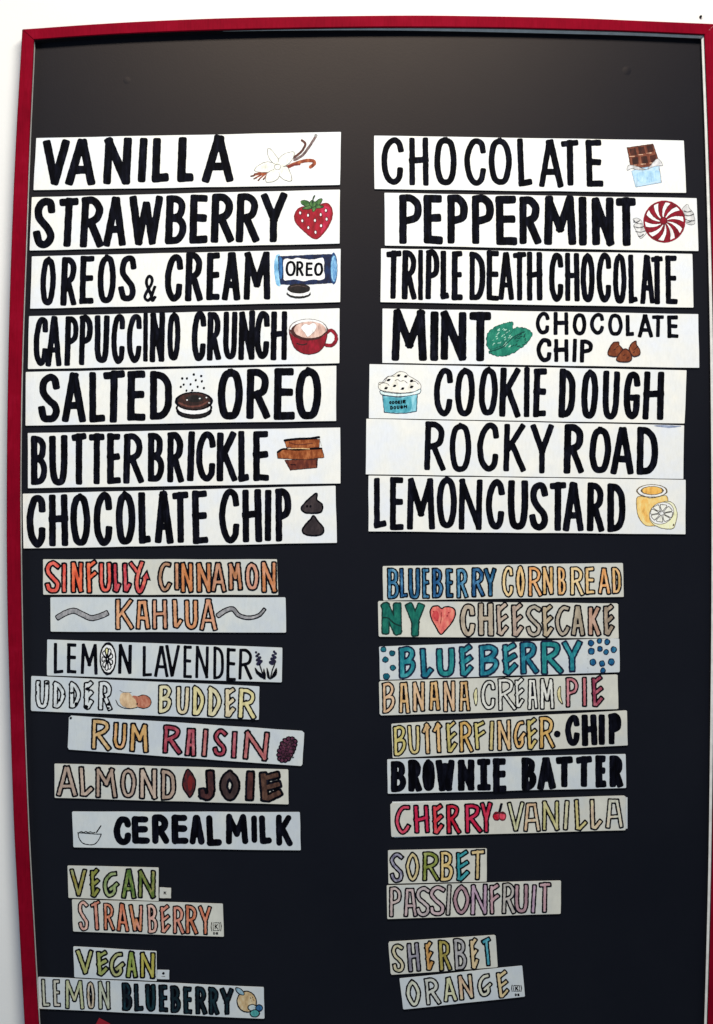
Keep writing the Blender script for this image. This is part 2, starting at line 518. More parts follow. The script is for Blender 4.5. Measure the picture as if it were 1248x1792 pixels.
class Part:
    def __init__(self, card, name):
        self.card, self.name = card, name
        self.polys, self.mi, self.mats = [], [], []

    def region(self, F, f, mat):
        self.card.layer += 1
        dep = self.card.front + 0.00010 + self.card.layer * 0.000010
        out = []
        march(F, f, out)
        if mat not in self.mats: self.mats.append(mat)
        k = self.mats.index(mat)
        self.polys += [(pl, dep) for pl in out]; self.mi += [k] * len(out)

    def build(self):
        if not self.polys: return None
        vs, fs = [], []
        o = self.card.origin; k0 = D
        for pl, dep in self.polys:
            s = len(vs); k = (D - dep) / D
            for x, y in pl:
                X = (x - W / 2) / 1000; Z = (H / 2 - y) / 1000
                vs.append((CAMX + (X - CAMX) * k - o.x, -dep - o.y, Z * k - o.z))
            fs.append(tuple(range(s, s + len(pl))))
        return link(self.name, vs, fs, self.mats, self.mi, self.card.obj)


class Card:
    def __init__(self, name, quad, label, cat, group, kind='white', dep=CARD, thick=0.0022, corner=1.0):
        self.quad = [tuple(map(float, q)) for q in quad]        # TL TR BR BL
        TL, TR, BR, BLq = self.quad
        self.front = dep; self.layer = 0; self.parts = {}
        cx = sum(q[0] for q in quad) / 4; cy = sum(q[1] for q in quad) / 4
        self.origin = P(cx, cy, dep - thick)
        # outline with slightly worn corners and hand-cut edges
        r = random.Random(name + label); pts = []
        for i in range(4):
            a, b = self.quad[i], self.quad[(i + 1) % 4]
            L = math.hypot(b[0] - a[0], b[1] - a[1]); nx_, ny_ = -(b[1] - a[1]) / L, (b[0] - a[0]) / L
            c = corner * r.uniform(.5, 1.5) / L
            m = max(3, int(L / 45))
            for k in range(m + 1):
                t = c + (1 - 2 * c) * k / m
                j = r.uniform(-.35, .35) if 0 < k < m else 0
                pts.append((a[0] + (b[0] - a[0]) * t + nx_ * j, a[1] + (b[1] - a[1]) * t + ny_ * j))
        n = len(pts)
        vs = [tuple(P(x, y, dep) - self.origin) for x, y in pts]
        vs += [(v[0], v[1] + thick, v[2]) for v in vs]
        fs = [tuple(range(n))[::-1], tuple(range(n, 2 * n))] + [(i, (i + 1) % n, (i + 1) % n + n, i + n) for i in range(n)]
        self.obj = link(name, vs, fs, [paper(kind)], None, None, tuple(self.origin))
        tag(self.obj, label, cat, group)
        self.slope = ((TR[1] - TL[1]) / (TR[0] - TL[0]) + (BR[1] - BLq[1]) / (BR[0] - BLq[0])) / 2
        lt = (TL[0] - BLq[0]) / (BLq[1] - TL[1]); rt = (TR[0] - BR[0]) / (BR[1] - TR[1])
        self.lean = (lt, rt); self.xr = (min(TL[0], BLq[0]), max(TR[0], BR[0]))

    def part(self, name, key=None):
        k = key or name
        if k not in self.parts: self.parts[k] = Part(self, name)
        return self.parts[k]

    def done(self):
        for p in self.parts.values(): p.build()


CROPS = dict(a=(40, 220, 4.16), b=(330, 220, 4.16), c=(40, 430, 4.16), d=(330, 430, 4.16), e=(40, 640, 4.16), f=(330, 640, 4.16),
             g=(30, 840, 4.16), h=(320, 840, 4.16), i=(640, 220, 4.16), j=(930, 220, 4.16), k=(640, 430, 4.16), l=(930, 430, 4.16),
             m=(630, 630, 4.16), n=(930, 630, 4.16), o=(630, 820, 4.16), p=(930, 820, 4.16),
             q=(60, 970, 5.2), r=(270, 970, 5.2), s=(50, 1110, 5.2), t=(260, 1110, 5.2), u=(90, 1240, 5.2), v=(310, 1240, 5.2),
             w=(110, 1400, 5.673), x=(320, 1400, 5.673), y=(100, 1500, 5.673), z=(260, 1500, 5.673), A=(50, 1645, 5.673), B=(260, 1645, 5.673),
             C=(650, 980, 5.426), D=(870, 980, 5.426), E=(650, 1110, 5.426), F=(870, 1110, 5.426), G=(670, 1240, 5.673), H=(880, 1240, 5.673),
             I=(670, 1385, 5.673), J=(880, 1385, 5.673), K=(670, 1475, 5.673), L=(800, 1475, 5.673), M=(670, 1625, 4.622))
INK = ink()
_seed = [100]


def word(card, crop, stroke, spec, outline=0.0, fill=None, line=None, part='lettering', key=None, square=4, res=None, spots=False, wobble=1.0):
    """letters given as 'X x0 x1 y0 y1' boxes in the coordinates of a crop; fill = list of pigments for outlined letters"""
    ox, oy, sc = CROPS[crop]
    pt = card.part(part, key or (part + crop + spec[:6] + str(len(card.parts))))
    sw = stroke / sc / 2 * (1.07 if not outline else 1.17)
    ol = min(outline / sc * 1.5, sw * 0.56)
    line = line or INK
    for idx, s in enumerate(spec.split(';')):
        tk = s.split(); ch = tk[0]; x0, x1, y0, y1 = [float(v) for v in tk[1:5]]
        x0, x1 = ox + x0 / sc, ox + x1 / sc; y0, y1 = oy + y0 / sc, oy + y1 / sc
        _seed[0] += 1; r = random.Random(_seed[0])
        w_ = sw
        if ch == 'I': w_ = min(sw, (x1 - x0) / 2)
        if x1 - x0 < 2 * w_ + 1 and ch != 'I': w_ = (x1 - x0 - 1) / 2
        bx0, bx1, by0, by1 = x0 + w_, x1 - w_, y0 + w_, y1 - w_
        cxm, cym = (bx0 + bx1) / 2, (by0 + by1) / 2
        tt = (cxm - card.xr[0]) / (card.xr[1] - card.xr[0]); lean = card.lean[0] * (1 - tt) + card.lean[1] * tt
        if ch == 'I': lean = lean * 0.4
        shx = abs(lean) * (by1 - by0) / 2
        shy = abs(card.slope) * (bx1 - bx0) / 2
        if bx1 - bx0 > 2 * shx + 3: bx0 += shx; bx1 -= shx
        by0 += shy * .6; by1 -= shy * .6

        def T(p):
            px = bx0 + p[0] * (bx1 - bx0); py = by1 - p[1] * (by1 - by0)
            return (px + lean * (cym - py), py + card.slope * (px - cxm))
        rs = res or (0.8 if ol == 0 else 0.62)
        pad = 3.0
        F = Field(x0 - pad, y0 - pad, x1 + pad, y1 + pad, rs)
        f = None
        jit = 0.018
        for typ, pts in GL[ch]:
            pp = [T((p[0] + r.uniform(-jit, jit), p[1] + r.uniform(-jit, jit) * .6)) for p in pts]
            if typ == 'c': pp = catmull(pp, 5)
            # pen pressure: width drifts a little from stroke to stroke
            q = F.path(pp, square) - w_ * r.uniform(.93, 1.05)
            f = q if f is None else np.minimum(f, q)
        f = f + F.wob(_seed[0], 0.24 * wobble if ol == 0 else 0.24 * wobble, 22 if ol == 0 else 13)
        if ch == 'y':
            qa, qb, qc = T((.50, .44)), T((1.12, .38)), T((.92, .80))
            f = np.minimum(f, F.poly([qa, qb, qc]))
        if ol == 0:
            pt.region(F, f, line)
        else:
            col = fill[idx % len(fill)]
            pt.region(F, f + ol * .5, col)
            if spots:
                g = None
                for _ in range(4):
                    q = F.ell(r.uniform(x0 + 2, x1 - 2), r.uniform(y0 + 3, y1 - 3), r.uniform(2, 4.2), r.uniform(2, 3.4), r.uniform(0, 3))
                    g = q if g is None else np.minimum(g, q)
                pt.region(F, np.maximum(g + F.wob(_seed[0] + 5, .7, 7), f + ol * .9), INK)
            pt.region(F, np.abs(f + ol / 2) - ol / 2 * (1 + F.wob(_seed[0] + 9, .12, 9)), line)
    return pt


class Pen:
    """free drawing on a card in a crop's coordinates"""

    def __init__(self, card, name, crop, res=0.7):
        self.c = card; self.p = card.part(name); self.o = CROPS[crop]; self.res = res

    def T(self, pts): return [(self.o[0] + x / self.o[2], self.o[1] + y / self.o[2]) for x, y in pts]

    def fld(self, pts, pad):
        xs = [q[0] for q in pts]; ys = [q[1] for q in pts]
        return Field(min(xs) - pad, min(ys) - pad, max(xs) + pad, max(ys) + pad, self.res)

    def fill(self, mat, pts, smooth=True, wob=.25, edge=None, ew=8):
        q = self.T(pts)
        if smooth: q = catmull(q, 5, True)
        F = self.fld(q, 3); f = F.poly(q) + F.wob(len(pts) * 7 + int(q[0][0]), wob, 10)
        self.p.region(F, f, mat)
        if edge: self.p.region(F, np.abs(f) - ew / self.o[2] / 2, edge)

    def line(self, mat, pts, w, smooth=True, closed=False, taper=None, wob=.2, square=2):
        q = self.T(pts); ww = w / self.o[2] / 2
        if smooth: q = catmull(q, 6, closed)
        if closed: q = q + [q[0]]
        F = self.fld(q, ww + 2)
        f = F.path(q, square, taper, ww) if taper else F.path(q, square) - ww
        self.p.region(F, f + F.wob(int(q[0][0] * 3), wob, 8), mat)

    def ell(self, mat, cx, cy, rx, ry, rot=0, wob=.2, edge=None, ew=8, hollow=None):
        (x, y), = self.T([(cx, cy)]); s = self.o[2]; R = max(rx, ry) / s
        F = Field(x - R - 3, y - R - 3, x + R + 3, y + R + 3, self.res)
        f = F.ell(x, y, rx / s, ry / s, rot) + F.wob(int(cx), wob, 9)
        if mat: self.p.region(F, f, mat)
        if edge: self.p.region(F, np.abs(f) - ew / s / 2, edge)


# ---------------------------------------------------------------- the large cards
LG_L = 'large white flavour cards with black lettering'
p_ = pigment
BLK = INK
GREY = p_((120, 118, 116), (170, 168, 165))
WHITEP = p_((238, 238, 234), (246, 246, 242))


def big(quad, label):
    return Card('flavour_card', quad, label, 'flavour card', LG_L, 'white', corner=.7)


# VANILLA
c = big([(63.6, 241.6), (596.8, 230.8), (595, 323.4), (58.8, 332.5)], 'white card reading VANILLA in black with a white flower and brown pods drawing')
word(c, 'a', 57, 'V 133 343 100 432;A 312 540 95 435;N 580 797 85 428;I 833 912 85 416;L 935 1075 85 412;L 1123 1251 84 411;A 1306 1540 66 415')
k = Pen(c, 'flower_drawing', 'b')
rust = p_((128, 52, 22), (176, 92, 50)); brn = p_((72, 36, 30), (112, 66, 56)); cream = p_((246, 238, 212), (252, 246, 228))
for a, b, w_ in (((600, 338), (455, 368), 11), ((575, 342), (478, 386), 11), ((562, 352), (508, 398), 10), ((590, 346), (545, 390), 10), ((600, 332), (480, 352), 9)):
    k.line(rust, [a, ((a[0] + b[0]) / 2, (a[1] + b[1]) / 2 - 5), b], w_)
    k.line(brn, [(b[0] + (a[0] - b[0]) * .15, b[1] + (a[1] - b[1]) * .15), b], w_)
k.line(brn, [(765, 232), (820, 190), (850, 140), (842, 118), (825, 107)], 17)
k.line(p_((92, 72, 72), (140, 120, 118)), [(772, 248), (830, 215), (880, 150), (930, 72)], 19)
k.ell(GREY, 928, 70, 12, 10)
k.line(p_((132, 56, 30), (190, 110, 60)), [(722, 300), (780, 275), (850, 255), (905, 256), (916, 276), (888, 300)], 25)
k.line(p_((110, 30, 28), (130, 50, 40)), [(722, 300), (760, 288), (810, 280)], 12)
for pl in ([(480, 325), (515, 285), (575, 263), (625, 278), (640, 305), (590, 335), (530, 338)], [(578, 168), (600, 172), (640, 222), (658, 250), (645, 285), (600, 255), (578, 210)],
           [(655, 248), (700, 205), (765, 190), (763, 230), (722, 282), (670, 296)], [(660, 310), (715, 298), (742, 345), (750, 400), (700, 394), (655, 355)],
           [(635, 315), (662, 355), (640, 395), (580, 412), (562, 395), (575, 345)]):
    k.fill(cream, pl, edge=GREY, ew=4.5)
k.fill(cream, [(620, 290), (660, 265), (690, 300), (660, 335), (630, 330)])
k.ell(cream, 648, 300, 23, 20, edge=GREY, ew=5)
c.done()

# STRAWBERRY
c = big([(55.9, 345), (595.1, 331.8), (594.4, 426), (52, 438.3)], 'white card reading STRAWBERRY in black with a red strawberry drawing beside it')
word(c, 'a', 52, 'S 72 240 522 892;T 255 408 522 885;R 412 597 515 886;A 583 762 513 878;W 768 1024 508 870;B 1035 1197 505 862;E 1211 1353 500 858;R 1366 1541 495 850;R 1548 1724 488 850;Y 1731 1926 487 848')
k = Pen(c, 'strawberry_drawing', 'b')
k.fill(p_((142, 0, 24), (174, 10, 46)), [(773, 650), (798, 605), (850, 588), (905, 602), (960, 575), (1010, 565), (1045, 610), (1042, 680), (1000, 760), (945, 818), (905, 818), (850, 775), (798, 725), (775, 690)], edge=p_((120, 0, 20), (90, 0, 16)), ew=7)
k.fill(p_((168, 14, 52), (196, 36, 80)), [(960, 600), (1020, 590), (1035, 640), (1010, 720), (960, 790), (985, 690)])
for sx, sy in ((870, 652), (962, 648), (828, 692), (920, 690), (872, 742), (965, 728), (924, 776), (1000, 618), (812, 635), (1005, 680)):
    k.ell(p_((70, 0, 12)), sx + 2, sy, 11, 16); k.ell(WHITEP, sx, sy, 6.5, 10)
gr, dg = p_((46, 92, 40), (96, 140, 70)), p_((18, 44, 20), (40, 70, 30))
for pl in ([(905, 580), (860, 545), (820, 548), (828, 572), (870, 590)], [(905, 580), (940, 540), (972, 532), (965, 560), (930, 590)], [(905, 575), (850, 590), (828, 605), (870, 608), (900, 595)],
           [(905, 578), (955, 578), (985, 590), (950, 600), (915, 595)], [(895, 580), (900, 610), (910, 625), (928, 605), (920, 580)], [(895, 545), (880, 570), (905, 595), (930, 575), (915, 550)]):
    k.fill(gr, pl, edge=dg, ew=5)
k.line(dg, [(903, 560), (908, 530), (918, 510)], 11)
c.done()

# cookies and cream
c = big([(55.9, 448.8), (596.3, 435.3), (595.4, 528.6), (53, 540)], 'white card ending in CREAM with a dark blue cookie packet drawing')
word(c, 'c', 42, 'O 123 245 80 438;R 272 400 82 435;E 410 525 70 424;O 540 680 66 423;S 695 830 70 410')
word(c, 'c', 21, '& 875 978 208 408')
word(c, 'c', 46, 'C 1030 1170 60 408;R 1178 1316 45 402;E 1334 1441 48 398;A 1449 1589 48 400;M 1603 1808 43 393')
k = Pen(c, 'cookie_packet_drawing', 'd', .6)
navy = p_((8, 18, 52), (14, 44, 92)); lb = p_((96, 166, 210), (150, 205, 232))
k.fill(lb, [(640, 70), (625, 120), (624, 190), (640, 282), (672, 284), (660, 200), (655, 120), (665, 68)])
k.fill(navy, [(652, 76), (760, 72), (900, 64), (1050, 60), (1062, 160), (1050, 272), (900, 282), (760, 286), (668, 282), (655, 180)], smooth=False)
k.fill(p_((30, 90, 150), (60, 130, 190)), [(660, 90), (680, 95), (684, 170), (680, 230), (664, 230)])
k.ell(lb, 1058, 166, 24, 105, edge=p_((20, 60, 110)), ew=5); k.ell(p_((60, 120, 180), (120, 180, 220)), 1062, 168, 15, 88)
k.fill(WHITEP, [(690, 112), (715, 92), (750, 100), (790, 88), (850, 98), (910, 100), (975, 88), (988, 120), (985, 170), (992, 232), (960, 250), (900, 246), (840, 258), (780, 246), (730, 250), (695, 248), (692, 180)])
word(c, 'd', 17, 'O 706 780 110 222;R 782 840 112 222;E 852 906 120 222;O 914 980 122 222', part='cookie_packet_drawing', key='cookie_packet_drawing', res=.5, wobble=.5)
k.ell(p_((10, 8, 8)), 803, 348, 88, 36); k.ell(WHITEP, 803, 338, 82, 30); k.ell(p_((14, 10, 10), (34, 24, 24)), 803, 312, 84, 36)
k.line(p_((80, 60, 56)), [(745, 300), (800, 290), (860, 302)], 4)
c.done()

# CAPPUCCINO CRUNCH
c = big([(51, 553.3), (594.4, 539.4), (594, 635.5), (49, 645.6)], 'white card reading CAPPUCCINO CRUNCH with a red coffee cup drawing')
word(c, 'c', 39, 'C 75 187 518 875;A 165 288 513 877;P 302 408 512 875;P 407 512 508 870;U 520 632 505 857;C 640 748 493 862;C 753 870 495 855;I 875 912 487 842;N 922 1037 485 845;O 1050 1150 485 838')
word(c, 'd', 40, 'C 20 130 475 842;R 133 240 483 835;U 250 358 480 832;N 362 485 475 832;C 478 592 475 825;H 597 720 473 835')
k = Pen(c, 'coffee_cup_drawing', 'd')
rd = p_((122, 0, 24), (156, 8, 40)); dr = p_((70, 0, 12), (50, 0, 8))
k.line(rd, [(1005, 632), (1040, 616), (1072, 650), (1070, 695), (1040, 724), (1000, 722)], 25, wob=.3)
k.line(dr, [(1000, 735), (1045, 736), (1082, 700), (1084, 650), (1045, 606)], 4)
k.fill(rd, [(735, 605), (742, 665), (772, 742), (825, 780), (885, 790), (950, 770), (992, 718), (1010, 640), (1008, 600), (960, 650), (870, 680), (780, 650)], edge=dr, ew=6)
k.ell(WHITEP, 872, 608, 136, 74, edge=p_((110, 100, 96)), ew=4)
k.ell(p_((70, 30, 26), (40, 16, 14)), 874, 618, 128, 64)
k.ell(p_((205, 165, 150), (226, 196, 182)), 884, 612, 116, 60)
k.line(p_((60, 14, 14)), [(742, 615), (765, 650), (820, 678), (880, 684), (950, 672), (1002, 630)], 11)
k.fill(WHITEP, [(880, 575), (905, 560), (930, 575), (928, 610), (890, 650), (865, 665), (850, 640), (820, 600), (835, 575), (858, 568)], edge=p_((170, 140, 130)), ew=4)
k.line(p_((20, 4, 6)), [(790, 712), (830, 722), (862, 714)], 8)
c.done()

# salted cookie
c = big([(45.3, 651), (588.7, 640), (588.4, 736.6), (44.8, 744.8)], 'white card starting SALTED with a chocolate sandwich cookie drawing mid word')
word(c, 'e', 50, 'S 112 272 58 418;A 283 460 48 413;L 480 602 45 416;T 583 745 37 412;E 760 895 38 402;D 925 1090 38 395')
word(c, 'f', 54, 'O 213 395 22 397;R 418 598 22 392;E 620 775 12 392;O 778 967 13 393')
k = Pen(c, 'cookie_drawing', 'f')
choc = p_((40, 22, 20), (74, 40, 34))
k.ell(p_((14, 8, 10), (30, 18, 18)), 40, 328, 122, 56, edge=BLK, ew=7)
k.ell(WHITEP, 40, 306, 126, 50, edge=BLK, ew=6)
k.ell(choc, 40, 258, 130, 64, edge=BLK, ew=9)
k.line(p_((96, 52, 44)), [(-70, 270), (0, 296), (80, 292), (140, 262)], 13)
k.ell(p_((16, 10, 10)), 45, 240, 62, 26)
for a, b in ((82, 238), (130, 232), (-10, 250), (150, 270)): k.ell(WHITEP, a, b, 6, 5)
for a, b in ((38, 63), (92, 75), (52, 105), (97, 113), (15, 135), (67, 153), (112, 163), (27, 180), (-11, 92), (-46, 92), (-35, 62 + 75), (-56, 153), (-15, 180)):
    k.ell(BLK, a, b, 7 + (a % 3), 9, .4)
c.done()

# BUTTERBRICKLE
c = big([(48.7, 757.8), (595.4, 748.2), (595.9, 846), (49.1, 854.4)], 'white card reading BUTTERBRICKLE with a stack of brown toffee bars drawing')
word(c, 'e', 46, 'B 57 178 510 870;U 192 327 507 873;T 355 465 492 870;T 482 598 492 865;E 612 715 490 860;R 730 882 493 857')
word(c, 'e', 46, 'B 908 1030 488 848;R 1048 1175 485 852;I 1193 1256 480 838;C 1258 1406 477 843;K 1409 1561 482 842;L 1566 1646 475 842;E 1674 1794 477 838')
k = Pen(c, 'toffee_bar_drawing', 'f')
tf, tf2 = p_((132, 62, 22), (184, 108, 52)), p_((92, 36, 24), (132, 66, 40))
k.fill(tf2, [(700, 688), (940, 680), (935, 742), (742, 760)], False, edge=p_((40, 10, 10)), ew=5)
k.fill(tf, [(645, 640), (690, 608), (970, 598), (988, 668), (850, 684), (650, 674)], False, edge=p_((50, 20, 10)), ew=5)
k.fill(tf, [(697, 545), (740, 535), (955, 535), (952, 592), (860, 602), (715, 596)], False, edge=p_((70, 28, 12)), ew=4)
k.line(BLK, [(700, 544), (780, 534), (880, 530), (950, 520)], 17)
k.line(BLK, [(648, 630), (690, 606), (780, 612), (880, 606), (968, 602)], 13)
k.line(p_((90, 34, 12)), [(735, 560), (800, 575), (900, 565)], 8); k.line(p_((226, 170, 110)), [(720, 606), (800, 602), (880, 606)], 5)
k.line(BLK, [(742, 720), (780, 722)], 6); k.line(BLK, [(935, 690), (933, 735)], 6); k.line(GREY, [(955, 530), (968, 585)], 3)
c.done()

# CHOCOLATE CHIP
c = big([(40, 864), (587.3, 850), (589.7, 949.9), (41.3, 959.7)], 'white card reading CHOCOLATE CHIP with two dark chips drawn one above the other')
word(c, 'g', 48, 'C 67 212 108 492;H 228 375 105 485;O 385 535 98 483;C 552 697 88 483;O 715 862 85 475;L 880 973 88 465;A 995 1138 82 463;T 1128 1253 80 462;E 1271 1394 75 465')
word(c, 'h', 47, 'C 258 418 60 463;H 428 578 65 453;I 592 650 68 447;P 668 795 63 447')
k = Pen(c, 'chocolate_chip_drawing', 'h')
dk = p_((44, 36, 40), (62, 52, 54))
k.fill(dk, [(865, 198), (905, 150), (958, 104), (978, 102), (976, 145), (1015, 178), (1014, 220), (985, 240), (900, 240), (870, 222)], edge=BLK, ew=12)
k.fill(dk, [(953, 260), (985, 302), (1020, 342), (1025, 375), (1000, 400), (935, 405), (882, 390), (872, 360), (900, 318), (932, 285)], edge=BLK, ew=12)
for a, b in ((905, 192), (930, 192)): k.ell(BLK, a, b, 8, 10)
k.ell(BLK, 120 - 870, 0, 1, 1)
c.done()

# CHOCOLATE
c = big([(654.9, 237.3), (1196.8, 246), (1200.9, 337.3), (655.6, 330.6)], 'white card reading only CHOCOLATE with a chocolate bar in pale blue wrapper drawing')
word(c, 'i', 42, 'C 110 278 82 430;H 313 462 85 437;O 498 665 82 435;C 715 880 90 437;O 893 1065 90 432;L 1102 1212 93 440')
word(c, 'j', 42, 'A 45 233 100 450;T 215 353 103 437;E 392 525 103 443')
k = Pen(c, 'chocolate_bar_drawing', 'j', .6)
cb1, cb2 = p_((104, 50, 34), (140, 82, 58)), p_((52, 22, 16), (84, 38, 26))
k.fill(cb1, [(697, 160), (885, 133), (925, 250), (850, 310), (722, 292)], False, edge=p_((60, 26, 16)), ew=5)
for a, b in ((740, 192), (802, 180), (864, 168), (755, 256), (822, 248), (886, 240)):
    k.fill(cb2, [(a - 25, b - 22), (a + 18, b - 30), (a + 28, b + 20), (a - 16, b + 28)], False)
    k.line(p_((206, 160, 128)), [(a - 25, b + 32), (a + 10, b + 30)], 4)
k.fill(p_((176, 208, 230), (140, 190, 224)), [(730, 330), (800, 308), (930, 292), (946, 412), (850, 430), (760, 446)], False, edge=p_((120, 150, 176)), ew=4)
k.fill(p_((150, 196, 228), (186, 218, 236)), [(760, 350), (860, 330), (930, 330), (930, 390), (800, 420)])
foil = p_((176, 176, 178), (222, 222, 224))
k.fill(foil, [(697, 325), (705, 290), (735, 288), (780, 300), (840, 318), (870, 285), (920, 240), (955, 285), (930, 292), (890, 298), (840, 318), (780, 322), (730, 312)], edge=p_((96, 96, 100)), ew=3.5)
k.line(GREY, [(926, 300), (938, 345), (946, 410)], 4)
c.done()

# PEPPERMINT
c = big([(672.9, 337.3), (1219.2, 346.9), (1222.5, 439.2), (673.7, 429.6)], 'white card reading PEPPERMINT with a red and white swirl sweet drawing')
word(c, 'i', 54, 'P 238 412 500 862;E 420 563 503 860;P 588 748 503 863;P 767 937 505 863;E 945 1105 510 870;R 1112 1279 515 865')
word(c, 'j', 55, 'M 88 330 508 868;I 345 403 515 872;N 433 607 522 872;T 617 768 522 877')
k = Pen(c, 'peppermint_drawing', 'j', .6)
for pl in ([(740, 680), (770, 672), (800, 690), (815, 730), (842, 770), (800, 820), (780, 800), (760, 760), (745, 730), (758, 705)], [(1100, 605), (1135, 572), (1150, 600), (1180, 640), (1188, 715), (1130, 710), (1115, 650)]):
    k.fill(p_((190, 190, 190), (226, 226, 224)), pl, edge=p_((110, 110, 112)), ew=4)
for a, b in (((745, 690), (800, 715)), ((750, 735), (815, 735)), ((760, 770), (830, 765)), ((780, 805), (815, 790)), ((745, 700), (790, 690)), ((1110, 620), (1165, 620)), ((1115, 650), (1180, 645)), ((1120, 680), (1185, 690)), ((1130, 700), (1165, 690))):
    k.line(p_((70, 70, 74), (120, 120, 122)), [a, ((a[0] + b[0]) / 2, (a[1] + b[1]) / 2 + 8), b], 7)
sw, swe = p_((122, 0, 26), (150, 6, 40)), p_((90, 0, 18), (110, 0, 24))
k.ell(WHITEP, 968, 698, 146, 146, edge=sw, ew=14)
for q in range(10):
    a0 = q * 2 * math.pi / 10 + .1
    pts = []
    for t in np.linspace(.06, 1, 6): pts.append((968 + 140 * t * math.cos(a0 + .55 * t), 698 + 140 * t * math.sin(a0 + .55 * t)))
    for t in np.linspace(1, .06, 6): pts.append((968 + 140 * t * math.cos(a0 + .33 + .55 * t - .0), 698 + 140 * t * math.sin(a0 + .33 + .55 * t)))
    k.fill(sw, pts, False, wob=.2, edge=swe, ew=4)
k.ell(sw, 962, 692, 26, 26, edge=swe, ew=6)
c.done()

# TRIPLE DEATH CHOCOLATE
c = big([(667, 434.8), (1211.7, 444.4), (1213.7, 538.2), (666, 528.6)], 'white card reading TRIPLE DEATH CHOCOLATE filling it edge to edge with no drawing')
word(c, 'k', 41, 'T 147 262 32 392;R 262 375 33 393;I 382 417 32 395;P 433 540 28 393;L 543 608 37 393;E 625 707 38 398')
word(c, 'k', 38, 'D 755 870 43 398;E 880 973 38 400;A 965 1080 42 398;T 1072 1172 42 397;H 1172 1288 42 400')
word(c, 'l', 37, 'C 127 235 47 408;H 242 352 50 405;O 358 462 53 410;C 472 585 52 413;O 592 695 57 422;L 703 775 62 420;A 787 900 68 423;T 870 963 72 422;E 973 1065 72 423')
c.done()

# MINT CHOCOLATE CHIP
c = big([(669.6, 540), (1222, 549.7), (1223.8, 643.5), (669.3, 635)], 'white card with large MINT then small CHOCOLATE CHIP and a green leaf drawing')
word(c, 'k', 56, 'M 190 447 462 840;I 468 532 480 838;N 542 737 477 838;T 757 915 478 840')
word(c, 'l', 28, 'C 30 133 480 648;H 160 270 483 650;O 300 400 490 655;C 425 530 488 648;O 557 665 493 657;L 685 748 503 660;A 773 885 500 670;T 877 970 503 667;E 987 1073 507 672', wobble=.7)
word(c, 'l', 30, 'C 37 147 670 848;H 163 272 677 847;I 295 335 675 850;P 350 450 682 850', wobble=.7)
k = Pen(c, 'mint_leaf_drawing', 'k')
te, td = p_((0, 112, 92), (18, 140, 112)), p_((0, 66, 60), (10, 80, 70))
k.fill(te, [(880, 700), (890, 640), (935, 595), (1000, 568), (1068, 557), (1070, 610), (1062, 660), (1010, 720), (940, 765), (895, 745)], wob=.9, edge=td, ew=5)
k.fill(te, [(898, 765), (1000, 722), (1050, 650), (1085, 600), (1150, 598), (1212, 635), (1180, 700), (1100, 765), (1025, 800), (945, 800)], wob=.9, edge=td, ew=5)
r = random.Random(3)
for _ in range(34):
    a, b = r.uniform(920, 1060), r.uniform(610, 740); k.line(p_((150, 206, 186), (196, 226, 212)), [(a, b), (a + r.uniform(5, 16), b - r.uniform(4, 14))], 4)
for _ in range(22):
    a, b = r.uniform(1060, 1170), r.uniform(630, 740); k.line(td, [(a, b), (a + r.uniform(8, 20), b - r.uniform(4, 12))], 5)
k.line(td, [(905, 770), (1000, 735), (1070, 670), (1150, 625)], 6)
k = Pen(c, 'chocolate_chip_drawing', 'l')
cc, ce = p_((112, 52, 26), (148, 80, 44)), p_((48, 16, 12), (70, 26, 20))
for pl in ([(558, 775), (575, 735), (600, 705), (635, 702), (640, 725), (665, 755), (640, 800), (590, 805), (562, 795)], [(712, 745), (735, 708), (762, 695), (765, 722), (790, 760), (785, 795), (745, 805), (722, 780)],
           [(622, 820), (650, 775), (685, 750), (720, 780), (730, 820), (712, 842), (660, 845), (628, 838)]):
    k.fill(cc, pl, edge=ce, ew=8)
for a, b in ((600, 760), (620, 740), (750, 755), (740, 780), (670, 800), (695, 820), (765, 740)): k.line(ce, [(a, b), (a + 12, b - 8)], 6)
c.done()

# COOKIE DOUGH
c = big([(646.8, 637.2), (1201.6, 648), (1198, 741.0), (645.9, 731.9)], 'white card reading COOKIE DOUGH with a teal tub heaped with dough drawing at its left')
word(c, 'm', 44, 'C 535 680 53 413;O 690 840 55 415;O 862 1008 53 408;K 1010 1178 53 417;I 1195 1235 55 415;E 1258 1365 60 415')
word(c, 'n', 44, 'D 197 325 65 418;O 358 490 73 430;U 513 647 78 437;G 667 798 82 430;H 808 970 82 435')
k = Pen(c, 'dough_tub_drawing', 'm', .6)
tl = p_((96, 180, 200), (140, 206, 220))
k.fill(p_((238, 226, 214), (246, 238, 226)), [(135, 200), (140, 165), (180, 160), (200, 125), (240, 112), (285, 84), (330, 92), (362, 120), (400, 140), (440, 175), (438, 215), (380, 232), (290, 240), (190, 228), (150, 218)], edge=p_((90, 84, 80)), ew=4.5)
for pl in ([(140, 180), (165, 168), (195, 170), (212, 185)], [(255, 150), (275, 143), (295, 155), (320, 150), (345, 168)], [(370, 160), (400, 155), (425, 175)], [(165, 160), (200, 122), (250, 118)]):
    k.line(p_((70, 64, 62)), pl, 4.5)
for a, b, t in ((208, 145, .3), (280, 112, -.7), (332, 118, .9), (252, 187, .1), (310, 207, .6), (376, 195, -.5), (190, 204, .0), (375, 150, .8)):
    k.fill(BLK, [(a - 15, b + 8), (a - 4, b - 9), (a + 16, b - 6), (a + 6, b + 11)], False)
k.fill(tl, [(165, 258), (290, 272), (418, 245), (412, 372), (340, 386), (260, 388), (178, 380)], False, edge=p_((30, 60, 80)), ew=6)
k.fill(p_((50, 150, 170), (80, 180, 196)), [(180, 275), (300, 280), (370, 270), (365, 372), (260, 380), (185, 370)])
